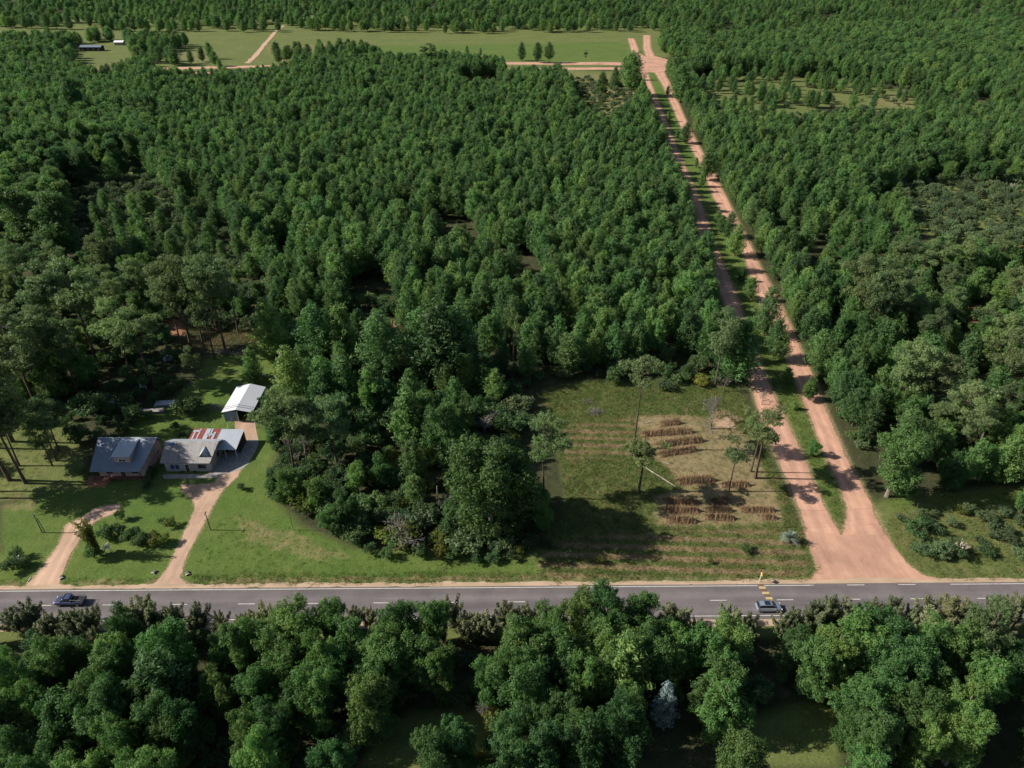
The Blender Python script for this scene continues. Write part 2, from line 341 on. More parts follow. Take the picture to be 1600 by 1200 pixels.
HIGHY = lambda x, which: (91.35 + .0095 * x) if which else (83.75 + .0090 * x)
areas = {
 'lawn': [[(0,930),(0,790),(80,770),(150,760),(215,745),(240,700),(200,690),(190,660),(250,640),(310,590),(320,560),(400,545),(455,565),(450,612),(420,640),(440,690),(420,740),(420,770),(470,820),(560,860),(840,872),(845,905),(300,917),(0,920)],
          [(560,72),(980,66),(985,95),(560,96)], [(1030,300),(1318,838),(1330,820),(1240,580),(1150,360),(1040,120),(1010,112)], [(1380,780),(1620,765),(1620,785),(1400,800)]],
 'yellow': [[(360,800),(470,830),(560,870),(500,880),(380,850)], [(0,760),(60,770),(60,800),(0,800)],[(400,70),(560,68),(560,98),(430,100)], [(160,100),(340,96),(350,80),(240,80)],
            [(1380,150),(1400,140),(1530,165),(1500,185),(1340,160),(1200,195)], [(890,112),(990,118),(1000,190),(930,190)],[(330,500),(400,520),(410,548),(340,555),(300,540)]],
 'rows': [ROWS_TOP, ROWS_BOT], 'dry': [DRY], 'bare': [BARE1, [(690,118),(760,118),(790,140),(740,150)], [(1180,330),(1215,345),(1235,400),(1215,415),(1185,370)]],
 'red': [[(262,500),(285,500),(290,525),(268,525)], [(1185,345),(1205,350),(1222,400),(1205,402)], [(1490,470),(1545,480),(1540,505),(1500,500)], [(780,440),(830,440),(835,470),(790,465)],[(610,500),(650,505),(640,520),(612,515)], [(140,745),(168,745),(168,760),(136,762)]],
}
lane_poly = poly(L1 + R2[::-1]); lanesL = poly(L1 + L2[::-1]); lanesR = poly(R1 + R2[::-1])

# ------------------------------------------------------------------ ground sheet
def axis_pts(a, b, step, lo, hi, g):
    mid = list(np.arange(a, b, step)); left = []; x = a; s = step
    while x > lo: s *= g; x -= s; left.append(x)
    right = []; x = mid[-1]; s = step
    while x < hi: s *= g; x += s; right.append(x)
    return np.array(left[::-1] + mid + right)
gx = axis_pts(-125, 145, .7, -3500, 3500, 1.03); gy = axis_pts(56, 240, .7, -150, 7000, 1.022)
GX, GY = np.meshgrid(gx, gy); nx, ny = len(gx), len(gy)
gv = np.stack([GX.ravel(), GY.ravel(), np.zeros(nx * ny)], 1)
idx = np.arange(nx * ny).reshape(ny, nx)
gf = np.stack([idx[:-1, :-1], idx[:-1, 1:], idx[1:, 1:], idx[1:, :-1]], -1).reshape(-1, 4)
gme = mesh_np('ground', [(gv, gf, 0)], [M['ground']])
def fill(polys, soft=1.6):
    X, Y = gv[:, 0], gv[:, 1]; m = np.zeros(len(X), np.float32)
    for p in polys:
        pg = poly(p) if not isinstance(p, np.ndarray) else p
        lo, hi = pg.min(0) - 6, pg.max(0) + 6
        s = np.where((X > lo[0]) & (X < hi[0]) & (Y > lo[1]) & (Y < hi[1]))[0]
        if len(s) == 0: continue
        sf = soft * max(1, pg[:, 1].mean() / 180)
        m[s] = np.maximum(m[s], np.clip(.5 + sdist(pg, X[s], Y[s]) / (2 * sf), 0, 1))
    return m
attr = {k: fill(v) for k, v in areas.items()}
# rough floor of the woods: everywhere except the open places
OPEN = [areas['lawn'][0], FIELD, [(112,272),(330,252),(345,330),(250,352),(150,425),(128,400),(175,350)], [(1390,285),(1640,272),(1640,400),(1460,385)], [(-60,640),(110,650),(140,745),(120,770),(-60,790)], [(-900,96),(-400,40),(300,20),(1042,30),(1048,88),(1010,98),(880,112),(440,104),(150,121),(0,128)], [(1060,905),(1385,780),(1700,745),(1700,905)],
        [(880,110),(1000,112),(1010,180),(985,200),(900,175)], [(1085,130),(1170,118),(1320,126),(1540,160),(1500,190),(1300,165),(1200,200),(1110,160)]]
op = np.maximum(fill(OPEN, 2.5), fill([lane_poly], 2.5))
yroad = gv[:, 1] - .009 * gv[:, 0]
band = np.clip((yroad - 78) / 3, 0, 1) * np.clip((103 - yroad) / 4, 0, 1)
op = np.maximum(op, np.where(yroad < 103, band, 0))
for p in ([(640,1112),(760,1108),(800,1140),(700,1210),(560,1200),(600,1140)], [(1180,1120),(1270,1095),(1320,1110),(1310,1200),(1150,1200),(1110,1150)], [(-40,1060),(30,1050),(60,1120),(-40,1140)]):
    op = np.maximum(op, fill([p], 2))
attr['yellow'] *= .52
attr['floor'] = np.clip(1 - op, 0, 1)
# worn dirt margins of the unpaved roads
road_soft = np.maximum(fill([lanesL, lanesR, poly(JUNC), poly(DRIVE2), poly(DRIVE1L + DRIVE1R[::-1])], 1.3), attr['bare'])
attr['bare'] = road_soft
attr['dry'] = np.maximum(attr['dry'], .62 * fill([poly([(0,918),(845,908),(1260,908),(1270,902),(845,897),(560,900),(0,908)])], .8))
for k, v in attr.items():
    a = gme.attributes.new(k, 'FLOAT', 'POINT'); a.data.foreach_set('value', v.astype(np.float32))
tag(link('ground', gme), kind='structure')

# ------------------------------------------------------------------ roads, drives, paint
rs = random.Random(5)
def densify(pts, step):
    out = []
    for a, b in zip(pts[:-1], pts[1:]):
        n = max(1, int(math.dist(a, b) / step)); out += [(a[0] + (b[0]-a[0]) * i / n, a[1] + (b[1]-a[1]) * i / n) for i in range(n)]
    return out + [pts[-1]]
def resample(pts, n):
    pts = np.array(pts); d = np.concatenate([[0], np.cumsum(np.hypot(*np.diff(pts, axis=0).T))]); t = np.linspace(0, d[-1], n)
    return np.stack([np.interp(t, d, pts[:, 0]), np.interp(t, d, pts[:, 1])], 1)
def ribbon(name, A, B, z, mat, jit=.12, step=.6, world=False):
    a = A if world else [at(*p) for p in A]; b = B if world else [at(*p) for p in B]
    L = sum(math.dist(p, q) for p, q in zip(a[:-1], a[1:])); n = max(4, int(L / step))
    n = min(n, 1600); a = resample(a, n); b = resample(b, n)
    rg = np.random.default_rng(len(name) + n); sm = lambda: np.convolve(rg.normal(0, 1, n + 4), np.ones(5) / 5, 'valid')[:n]
    wdir = (a - b) / np.linalg.norm(a - b, axis=1)[:, None]
    a = a + wdir * (sm() * jit * 2.2)[:, None]; b = b - wdir * (sm() * jit * 2.2)[:, None]
    c1 = a + (b - a) / 3; c2 = a + (b - a) * 2 / 3
    v = np.zeros((n * 4, 3)); v[:, 2] = z
    for j, q in enumerate((a, c1, c2, b)): v[j::4, :2] = q
    f = []
    for i in range(n - 1):
        for j in range(3): f.append((i*4+j, i*4+j+1, (i+1)*4+j+1, (i+1)*4+j))
    me = mesh_np(name, [(v, np.array(f), 0)], [mat]); at_ = me.attributes.new('across', 'FLOAT', 'POINT'); at_.data.foreach_set('value', np.tile(np.array([0, 1/3, 2/3, 1], np.float32), n))
    o = link(name, me)
    return tag(o, kind='structure')
def sheet(name, P, z, mat, jit=.12, step=.6, world=False):
    p = P if world else [at(*q) for q in P]; p = densify(p + [p[0]], step)[:-1]
    if jit: p = [(x + rs.gauss(0, jit), y + rs.gauss(0, jit)) for x, y in p]
    tri = geometry.tessellate_polygon([[Vector((x, y, 0)) for x, y in p]])
    me = mesh_np(name, [(np.array([(x, y, z) for x, y in p]), np.array(tri), 0)], [mat])
    at_ = me.attributes.new('across', 'FLOAT', 'POINT'); at_.data.foreach_set('value', np.full(len(p), .5, np.float32))
    me.flip_normals() if me.polygons[0].normal.z < 0 else None
    return tag(link(name, me), kind='structure')
ribbon('dirt_road', L1, L2, .012, M['dirt'], .16)
ribbon('dirt_road', R1, R2, .016, M['dirt'], .16)
sheet('dirt_road_junction', JUNC, .020, M['dirt'], .10)
ribbon('dirt_cross_road', CROSSN, CROSSN2, .012, M['dirt'], .3, 2)
ribbon('dirt_cross_road', CROSSS, CROSSS2, .016, M['dirt'], .3, 2)
sheet('dirt_road_junction', JUNC2, .020, M['dirt'], .25, 2)
ribbon('dirt_track', [(382,98),(396,86),(411,68),(425,52),(440,40)], [(390,99),(404,86),(418,68),(431,52),(445,40)], .012, M['dirt2'], .4, 2)
ribbon('driveway', DRIVE1L, DRIVE1R, .024, M['dirt2'], .12, .5)
sheet('driveway', DRIVE2, .024, M['dirt2'], .12, .5)
sheet('paved_yard', YARD, .034, M['conc'], .02)
sheet('concrete_path', [(254,742),(262,741),(340,741),(342,746),(330,747.5),(256,748)], .040, M['conc'], .02)
sheet('dirt_yard', [(366,656.5),(397,657.5),(403,686),(372,688)], .040, M['dirt2'], .06)
XW = 900
def strip(name, y0, y1, z, mat, x0=-XW, x1=XW, which=1, jit=0, step=3):
    c = .0095 if which else .0090
    A = [(x0, y0 + c * x0), (x1, y0 + c * x1)]; B = [(x0, y1 + c * x0), (x1, y1 + c * x1)]
    return ribbon(name, densify(A, 10), densify(B, 10), z, mat, jit, step, world=True)
strip('road_shoulder', 91.2, 92.35, .026, M['sand'], jit=.16, step=.5, x0=-260, x1=300)
strip('road_shoulder', 82.0, 83.9, .026, M['sand'], which=0, jit=.16, step=.5, x0=-260, x1=300)
strip('highway', 83.4, 91.35, .032, M['asphalt'], jit=.03)
def paint(parts, name='road_marking', mat=None):
    mb = MB()
    for (x0, x1, yc, wd) in parts:
        k = .0095
        mb.face([(x0, yc + k*x0 - wd/2, .037), (x1, yc + k*x1 - wd/2, .037), (x1, yc + k*x1 + wd/2, .037), (x0, yc + k*x0 + wd/2, .037)])
    return tag(mb.build(name, mat or M['line']), kind='structure')
xg = lambda px, py: at(px, py)[0]
paint([(-XW, xg(1272, 917), 90.95, .13), (xg(1486, 915), XW, 90.95, .13), (xg(1325, 917), xg(1352, 917), 90.95, .13), (xg(1405, 916), xg(1432, 916), 90.95, .13)])
paint([(-XW, XW, 84.15, .13)])
x = xg(477.4, 945); per = 12.15; dl = 3.0
k0 = -int((x + 300) / per)
paint([(x + i * per, x + i * per + dl, 87.62, .13) for i in range(k0, 45)])
# yellow and brown rumble bars laid across the road in a slanting row
mb = MB(); mb2 = MB()
for i in range(11):
    t = i / 10; X = xg(1190, 915) - .15 + .25 * i * .5; Y = 91.1 + .0095 * 45 - i * .62
    (mb if i % 2 else mb2).slab([(X - .62, Y - .27, .045), (X + .62, Y - .27, .045), (X + .62, Y + .27, .045), (X - .62, Y + .27, .045)], .007)
tag(mb.build('road_marking', plain('yellow_road_paint', (.48,.39,.17), .8, noise=.12)), kind='structure')
tag(mb2.build('road_marking', plain('brown_road_paint', (.18,.10,.07), .85, noise=.15)), kind='structure')

# ------------------------------------------------------------------ plants: leaf clouds
def unit(a): return a / np.maximum(np.linalg.norm(a, axis=-1, keepdims=True), 1e-9)
def leaves(Cc, r, D, el, n, L, W, rg, jit=.55, up=.25, along=.35):
    m = len(Cc); d = unit(rg.normal(size=(m, n, 3))); rad = rg.uniform(.25, 1, (m, n, 1)) ** .5
    off = d * rad * np.asarray(r).reshape(m, 1, 1)
    D = np.asarray(D)[:, None, :]; off = off + D * (off * D).sum(-1, keepdims=True) * (el - 1)
    Pp = np.asarray(Cc)[:, None, :] + off
    N = unit(d + jit * rg.normal(size=(m, n, 3)) + np.array([0, 0, up]))
    T = rg.normal(size=(m, n, 3)) + D * along * 3; T = unit(T - N * (T * N).sum(-1, keepdims=True)); S = np.cross(N, T)
    l = L * rg.uniform(.6, 1.35, (m, n, 1)) / 2; ww = W * rg.uniform(.7, 1.3, (m, n, 1)) / 2
    v = np.stack([Pp - T * l, Pp + S * ww, Pp + T * l, Pp - S * ww], 2).reshape(-1, 3)
    return v, np.arange(len(v)).reshape(-1, 4)
def dirs(n, rg, zlo=-1):
    d = unit(rg.normal(size=(n * 3, 3))); d = d[d[:, 2] > zlo]; return d[:n]
def pine_crown(h, Rm, rg, base=.12, whorl=.55, nb=6, leaf=(.42, .17), n=26, cl=.55, power=.8):
    Cc, rr, D = [], [], []
    z = h * base
    while z < h * .98:
        t = (z - h * base) / (h * (1 - base)); prof = (1 - t) ** power * (1 - .45 * max(0, .25 - t) / .25)
        Rz = Rm * prof * rg.uniform(.82, 1.15) + .15
        k = max(3, int(nb * (.5 + .6 * prof)))
        a0 = rg.uniform(0, 2 * PI)
        for j in range(k):
            a = a0 + 2 * PI * j / k + rg.normal(0, .25); RR = Rz * rg.uniform(.7, 1.12)
            if rg.random() < .08: continue
            for q in (1.0, .62, .3):
                if q < 1 and RR * q < .5: continue
                if q < .5 and rg.random() < .4: continue
                aa = a + rg.normal(0, .12); zz = z + RR * q * .28 + rg.normal(0, .15)
                Cc.append((math.cos(aa) * RR * q, math.sin(aa) * RR * q, zz)); rr.append(cl * rg.uniform(.75, 1.2) * (.65 + .5 * prof))
                D.append((math.cos(aa) * .7, math.sin(aa) * .7, .75))
        z += whorl * rg.uniform(.8, 1.2)
    Cc.append((0, 0, h)); rr.append(cl * .6); D.append((0, 0, 1))
    return leaves(np.array(Cc), rr, unit(np.array(D)), 1.9, n, leaf[0], leaf[1], rg, jit=.5)
def lump_crown(lobes, rg, dens, cl, n, leaf, inner=.35, zlo=-.6, el=1.1, jit=.55):
    """lobes: (x,y,z,rx,ry,rz); clumps are spread over each lobe's skin"""
    Cc, rr, D = [], [], []
    for (x, y, z, rx, ry, rz) in lobes:
        k = max(5, int(dens * (rx * ry + ry * rz + rx * rz)))
        dd = dirs(k, rg, zlo)
        for d in dd:
            q = rg.uniform(.78, 1.05); Cc.append((x + d[0]*rx*q, y + d[1]*ry*q, z + d[2]*rz*q)); rr.append(cl * rg.uniform(.6, 1.25)); D.append(d + np.array([0, 0, .35]))
        for d in dirs(int(k * inner), rg):
            q = rg.uniform(.2, .65); Cc.append((x + d[0]*rx*q, y + d[1]*ry*q, z + d[2]*rz*q)); rr.append(cl * 1.15); D.append(d)
    return leaves(np.array(Cc), rr, unit(np.array(D)), el, n, leaf[0], leaf[1], rg, jit=jit)
def tube_np(mb): 
    """MB faces split into quads and caps for mesh_np"""
    v = np.array(mb.v); out = []
    by = {}
    for f in mb.f: by.setdefault(len(f), []).append(f)
    return v, by
def trunk_mb(h, r0, rg, lean=0, top=.95, limbs=(), k=7):
    mb = MB(); n = 6; ax, ay = rg.normal(0, .012 * h, 2)
    pts = [(ax * (i/n)**2 + lean * i / n, ay * math.sin(i/n*2), h * top * i / n - (.1 if i == 0 else 0)) for i in range(n + 1)]
    mb.tube(pts, [r0 * (1.25 if i == 0 else 1) * (1 - .8 * i / n) for i in range(n + 1)], k)
    for (p, q, r) in limbs:
        p = Vector(p); q = Vector(q); mid = (p + q) / 2 + Vector((0, 0, -.08 * (q - p).length)); mb.tube([p, mid, q], [r, r * .7, r * .3], 5)
    return mb
class Kind:
    """variants of one kind of plant: crown mesh + trunk mesh (shared data) and the same joined for far masses"""
    def __init__(s, name, hnom, mat, bark): s.name = name; s.h = hnom; s.mat = mat; s.bark = bark; s.var = []; s.joined = []
    def add(s, leafvf, mb, extra=None):
        mats = [s.mat] + ([extra[1]] if extra else [])
        ch = [(leafvf[0], leafvf[1], 0)] + ([(extra[0][0], extra[0][1], 1)] if extra else [])
        crown = mesh_np(s.name + '_crown', ch, mats); tr = mb.mesh(s.name + '_trunk', s.bark); s.var.append((crown, tr))
        v, by = tube_np(mb); chunks = [(leafvf[0], leafvf[1], 0)]; first = True
        for k, fs in by.items():
            chunks.append((v, np.array(fs), 1))
        s.joined.append(mesh_np(s.name + '_far', chunks, [s.mat, s.bark]))
K = {}
def mk_kinds():
    rg = np.random.default_rng(11)
    k = K['pine'] = Kind('pine_tree', 12, M['pine'], M['bark'])
    for i in range(10):
        h = 12; Rm = rg.uniform(2.8, 3.7)
        k.add(pine_crown(h, Rm, rg, base=rg.uniform(.1, .22), power=rg.uniform(.48, .82), nb=7, cl=.64, n=30, leaf=(.50, .17)), trunk_mb(h, .17, rg))
    k = K['big'] = Kind('mature_pine_tree', 17, M['pine'], M['bark'])
    for i in range(5):
        h = 17; lobes = []
        for j in range(13):
            t = rg.uniform(.22, .9); a = rg.uniform(0, 2*PI); Rr = 3.6 * math.sin(PI * min(1, (1 - t) * .75 + .2)) * rg.uniform(.35, .8)
            lobes.append((math.cos(a)*Rr, math.sin(a)*Rr, h * t, 1.9, 1.9, 1.8))
        lobes.append((0, 0, h * .9, 1.6, 1.6, 1.6)); lobes.append((0, 0, h*.6, 2.4, 2.4, 3.4))
        limbs = [((0, 0, l[2] - 1.2), (l[0]*.8, l[1]*.8, l[2]), .09) for l in lobes[:10]]
        k.add(lump_crown(lobes, rg, 3.6, .62, 26, (.46, .2), zlo=-.5, el=1.25), trunk_mb(h, .27, rg, limbs=limbs))
    k = K['tall'] = Kind('tall_pine_tree', 20, M['tall'], M['bark'])
    for i in range(7):
        h = 20; lobes = []; limbs = []; base = rg.uniform(.42, .58)
        for j in range(rg.integers(13, 19)):
            t = rg.uniform(base, .95); a = rg.uniform(0, 2*PI); Rr = 4.1 * math.sin(PI * (.2 + .68 * (1 - t) / (1 - base))) * rg.uniform(.4, 1)
            s_ = rg.uniform(1.0, 1.8); lobes.append((math.cos(a)*Rr, math.sin(a)*Rr, h*t, s_, s_, s_*.6)); limbs.append(((0, 0, h*t - .9), (math.cos(a)*Rr, math.sin(a)*Rr, h*t - .2), .07))
        lobes.append((0, 0, h*.96, 1.5, 1.5, 1.0))
        for j in range(4):
            t = rg.uniform(.3, base); a = rg.uniform(0, 2*PI); limbs.append(((0, 0, h*t), (math.cos(a)*1.3, math.sin(a)*1.3, h*t + .3), .04))
        k.add(lump_crown(lobes, rg, 5.0, .48, 26, (.40, .15), inner=.25, zlo=-.3, el=1.3), trunk_mb(h, .24, rg, limbs=limbs))
    k = K['slim'] = Kind('slender_pine_tree', 20, M['tall'], M['bark'])
    for i in range(4):
        h = 20; lobes = []; limbs = []; base = rg.uniform(.62, .7)
        for j in range(13):
            t = rg.uniform(base, .96); a = rg.uniform(0, 2*PI); Rr = 3.4 * math.sin(PI * (.2 + .68 * (1 - t) / (1 - base))) * rg.uniform(.3, 1)
            s_ = rg.uniform(.8, 1.4); lobes.append((math.cos(a)*Rr, math.sin(a)*Rr, h*t, s_, s_, s_*.6)); limbs.append(((0, 0, h*t - 1.2), (math.cos(a)*Rr, math.sin(a)*Rr, h*t - .2), .07))
        for j in range(3):
            t = rg.uniform(.4, base); a = rg.uniform(0, 2*PI); limbs.append(((0, 0, h*t), (math.cos(a)*1.2, math.sin(a)*1.2, h*t + .3), .04))
        k.add(lump_crown(lobes, rg, 6.0, .45, 26, (.38, .15), inner=.2, zlo=-.3, el=1.3), trunk_mb(h, .22, rg, limbs=limbs, top=.97))
    k = K['broad'] = Kind('broadleaf_tree', 14, M['broad'], M['barkp'])
    for i in range(8):
        h = 14; lobes = [(0, 0, h*.5, 2.3, 2.3, 4.4)]; tall_ = rg.uniform(.85, 1.0)
        for j in range(17):
            t = rg.uniform(.10, .93) * tall_; a = rg.uniform(0, 2*PI); Rr = 3.5 * math.sin(PI * min(.9, max(.18, 1.02 - t))) ** .7 * rg.uniform(.45, 1.05)
            s_ = rg.uniform(.85, 1.6); lobes.append((math.cos(a)*Rr, math.sin(a)*Rr, h*t, s_, s_, s_ * rg.uniform(.9, 1.3)))
        lobes.append((rg.normal(0, .5), rg.normal(0, .5), h*.93*tall_, 1.0, 1.0, 1.1))
        limbs = [((0, 0, l[2]*.6), (l[0]*.8, l[1]*.8, l[2]), .1) for l in lobes[2:9]]
        k.add(lump_crown(lobes, rg, 4.3, .56, 40, (.32, .15), zlo=-.7, el=1.25, jit=.45), trunk_mb(h, .28, rg, limbs=limbs, top=.85))
    k = K['casu'] = Kind('casuarina_tree', 7, M['olive'], M['bark'])
    for i in range(5):
        h = 7; Cc, rr, D = [], [], []; limbs = []
        for j in range(20):
            a = rg.uniform(0, 2*PI); out = rg.uniform(.25, 2.3); top = h * rg.uniform(.6, 1) * (1 - .12 * out); limbs.append(((0, 0, .5), (math.cos(a)*out, math.sin(a)*out, top), .05))
            for q in np.linspace(.28, 1, 9):
                for z_ in range(2):
                    Cc.append((math.cos(a)*out*q + rg.normal(0, .25*(1.2-q)), math.sin(a)*out*q + rg.normal(0, .25*(1.2-q)), top*q)); rr.append(.42 * (1.25 - .7*q)); D.append((math.cos(a)*.3 + rg.normal(0, .2), math.sin(a)*.3 + rg.normal(0, .2), 1))
        k.add(leaves(np.array(Cc), rr, unit(np.array(D)), 2.0, 18, .42, .10, rg, along=1.0), trunk_mb(h, .1, rg, limbs=limbs, top=.7))
    def shrub_kind(key, name, mat, h=3.0, n=5, W=1.6, dens=6.5, cl=.36, lf=(.24, .13), npl=24):
        k = K[key] = Kind(name, h, mat, M['bark'])
        for i in range(n):
            lobes = [(0, 0, h*.5, W*.7, W*.7, h*.42)]
            for j in range(6):
                a = rg.uniform(0, 2*PI); Rr = W * rg.uniform(.3, .75); s_ = W * rg.uniform(.3, .5)
                lobes.append((math.cos(a)*Rr, math.sin(a)*Rr, h * rg.uniform(.3, .75), s_, s_, s_ * .9))
            mb = MB()
            for j in range(6):
                a = rg.uniform(0, 2*PI); mb.tube([(0, 0, -.05), (math.cos(a)*W*.3, math.sin(a)*W*.3, h*.35), (math.cos(a)*W*.55, math.sin(a)*W*.55, h*.7)], [.05, .035, .015], 5)
            k.add(lump_crown(lobes, rg, dens, cl, npl, lf, inner=.3, zlo=-.5), mb)
    shrub_kind('shrub', 'shrub', M['shrub'])
    shrub_kind('greys', 'grey_shrub', M['grey'], n=3)
    shrub_kind('yels', 'yellow_shrub', M['yellow'], n=3)
    # bare grey trees and bushes of twigs
    k = K['bare'] = Kind('bare_tree', 5, M['dead'], M['barkp'])
    for i in range(3):
        segs = []
        def grow(p, d, L, r, lv):
            q = p + d * L; segs.append((p, q, r, r * .65))
            if lv == 0: return
            for _ in range(3 if lv > 1 else 4):
                nd_ = (d + Vector(rg.normal(0, .48, 3)) + Vector((0, 0, .1))).normalized(); grow(p + d * L * rg.uniform(.55, 1), nd_, L * rg.uniform(.6, .82), r * .6, lv - 1)
        grow(Vector((0, 0, -.05)), Vector((0, 0, 1)), 1.5, .09, 5)
        V, F_ = [], []
        for (p, q, r0, r1) in segs[1:]:
            t = (q - p).normalized(); a = t.cross(Vector((.3, .5, .8))).normalized(); b_ = t.cross(a); n0 = len(V)
            for (c_, r_) in ((p, r0), (q, r1)):
                r_ = max(r_, .016)
                for j in range(3): V.append(c_ + (a * math.cos(j*2.094) + b_ * math.sin(j*2.094)) * r_)
            for j in range(3): F_.append((n0+j, n0+(j+1)%3, n0+3+(j+1)%3, n0+3+j))
        mb = MB(); mb.tube([(0, 0, -.05), (0, 0, 1.5)], [.12, .08], 6)
        k.add((np.array([tuple(v) for v in V]), np.array(F_)), mb)
    # silver conifer
    k = K['silver'] = Kind('silver_conifer', 9, M['silver'], M['bark'])
    k.add(pine_crown(9, 2.0, rg, base=.08, whorl=.45, nb=7, cl=.42, n=30, leaf=(.30, .08), power=.9), trunk_mb(9, .13, rg))
    # bamboo-like yellow clump
    k = K['cane'] = Kind('golden_cane_clump', 6.5, M['yellow'], M['barkp'])
    Cc, rr, D = [], [], []; mb = MB()
    for j in range(22):
        a = rg.uniform(0, 2*PI); o_ = rg.uniform(.1, 1.5); tp = 6.5 * rg.uniform(.6, 1)
        mb.tube([(math.cos(a)*.2, math.sin(a)*.2, -.05), (math.cos(a)*o_*.4, math.sin(a)*o_*.4, tp*.5), (math.cos(a)*o_, math.sin(a)*o_, tp)], [.035, .03, .01], 5)
        for q in np.linspace(.2, 1, 9): Cc.append((math.cos(a)*o_*q**1.5, math.sin(a)*o_*q**1.5, tp*q)); rr.append(.42); D.append((math.cos(a)*.4, math.sin(a)*.4, 1))
    k.add(leaves(np.array(Cc), rr, unit(np.array(D)), 1.6, 26, .40, .12, rg, along=.8), mb)
mk_kinds()
rp = random.Random(77)
def plant(key, x, y, h, label, group=None, cat=None, name=None, wide=1.0, rot=None, mat=None):
    k = K[key]; i = rp.randrange(len(k.var)); s = h / k.h
    e = empty(name or k.name, (x, y, 0), rp.uniform(0, 2*PI) if rot is None else rot); e.scale = (s * wide, s * wide, s)
    c = link('foliage' if key not in ('bare',) else 'branches', k.var[i][0], e); link('trunk' if 'shrub' not in k.name else 'stems', k.var[i][1], e)
    if mat: c.material_slots[0].link = 'OBJECT'; c.material_slots[0].material = mat
    return tag(e, label, cat or ('shrub' if 'shrub' in k.name else 'tree'), group)
def top_at(px, py, h): return at(px, py, h * .97)

# scatter helper: dart throwing on a jittered grid inside surveyed polygons
EXCL = [poly(JUNC), lanesL, lanesR, poly(DRIVE2), poly(DRIVE1L + DRIVE1R[::-1])]
def patchy(x, y, k=1.0):
    x = np.asarray(x) / k; y = np.asarray(y) / k
    return .5 + .25 * np.sin(x / 13 + 1.9 * np.sin(y / 21)) + .25 * np.sin(y / 15 + 1.7 * np.sin(x / 19 + 1))
def scatter(P, sp, seed, holes=(), jit=.46, keep=1.0, margin=2.0, gaps=0.0):
    rg = np.random.default_rng(seed); pg = poly(P); lo, hi = pg.min(0), pg.max(0)
    xs = np.arange(lo[0], hi[0], sp); ys = np.arange(lo[1], hi[1], sp * .9)
    X, Y = np.meshgrid(xs, ys); X = X + (np.arange(len(ys)) % 2)[:, None] * sp * .5
    X = X.ravel() + rg.uniform(-jit, jit, X.size) * sp; Y = Y.ravel() + rg.uniform(-jit, jit, Y.size) * sp
    ok = inside(pg, X, Y) & (rg.random(X.size) < keep)
    X, Y = X[ok], Y[ok]
    if gaps:
        ok = (patchy(X, Y) > gaps) | (rg.random(X.size) < .12); X, Y = X[ok], Y[ok]
    for h_ in holes:
        q = poly(h_); b = ~inside(q, X, Y); X, Y = X[b], Y[b]
    for q in EXCL:
        if len(X) == 0: break
        near = (X > q[:, 0].min() - 5) & (X < q[:, 0].max() + 5) & (Y > q[:, 1].min() - 5) & (Y < q[:, 1].max() + 5)
        bad = np.zeros(len(X), bool)
        if near.any(): bad[near] = sdist(q, X[near], Y[near]) > -margin
        X, Y = X[~bad], Y[~bad]
    ok = (Y < 1500)
    return list(zip(X[ok].tolist(), Y[ok].tolist()))

# ------------------------------------------------------------------ far masses: one object of instanced trees
def mass(name, pts, key, label, cat, matname=None):
    """pts: (x, y, z, rot, scale)"""
    k = K[key]; col = bpy.data.collections.new(name + '_sources')
    for me in k.joined: col.objects.link(bpy.data.objects.new(k.name + '_source', me))
    me = bpy.data.meshes.new(name); P = np.array(pts, np.float32); n = len(P)
    me.vertices.add(n); me.vertices.foreach_set('co', P[:, :3].ravel())
    rgm = np.random.default_rng(n + 1); wd = P[:, 4] * rgm.uniform(.85, 1.25, n) * np.where(P[:, 1] > 640, 1.3, 1.0)
    av = me.attributes.new('scl3', 'FLOAT_VECTOR', 'POINT'); av.data.foreach_set('vector', np.stack([wd, wd, P[:, 4]], 1).astype(np.float32).ravel())
    for nm, c in (('rot', 3),):
        a = me.attributes.new(nm, 'FLOAT', 'POINT'); a.data.foreach_set('value', np.ascontiguousarray(P[:, c]))
    a = me.attributes.new('pick', 'INT', 'POINT'); a.data.foreach_set('value', np.random.default_rng(n).integers(0, len(k.joined), n).astype(np.int32))
    me.materials.append(k.mat)
    g = bpy.data.node_groups.new(name, 'GeometryNodeTree'); g.interface.new_socket('Geometry', in_out='INPUT', socket_type='NodeSocketGeometry'); g.interface.new_socket('Geometry', in_out='OUTPUT', socket_type='NodeSocketGeometry')
    N = g.nodes; gi = N.new('NodeGroupInput'); go = N.new('NodeGroupOutput'); ci = N.new('GeometryNodeCollectionInfo'); ci.inputs['Collection'].default_value = col
    ci.inputs['Separate Children'].default_value = True; ci.inputs['Reset Children'].default_value = True
    ip = N.new('GeometryNodeInstanceOnPoints'); ip.inputs['Pick Instance'].default_value = True
    def na(nm, t): x = N.new('GeometryNodeInputNamedAttribute'); x.data_type = t; x.inputs[0].default_value = nm; return x.outputs[0]
    cx = N.new('ShaderNodeCombineXYZ'); g.links.new(na('rot', 'FLOAT'), cx.inputs[2])
    er = N.new('FunctionNodeEulerToRotation'); g.links.new(cx.outputs[0], er.inputs[0])
    g.links.new(gi.outputs[0], ip.inputs['Points']); g.links.new(ci.outputs[0], ip.inputs['Instance']); g.links.new(na('pick', 'INT'), ip.inputs['Instance Index'])
    g.links.new(er.outputs[0], ip.inputs['Rotation']); g.links.new(na('scl3', 'FLOAT_VECTOR'), ip.inputs['Scale']); g.links.new(ip.outputs[0], go.inputs[0])
    o = link(name, me); md = o.modifiers.new('trees', 'NODES'); md.node_group = g
    return tag(o, label, cat, kind='stuff')

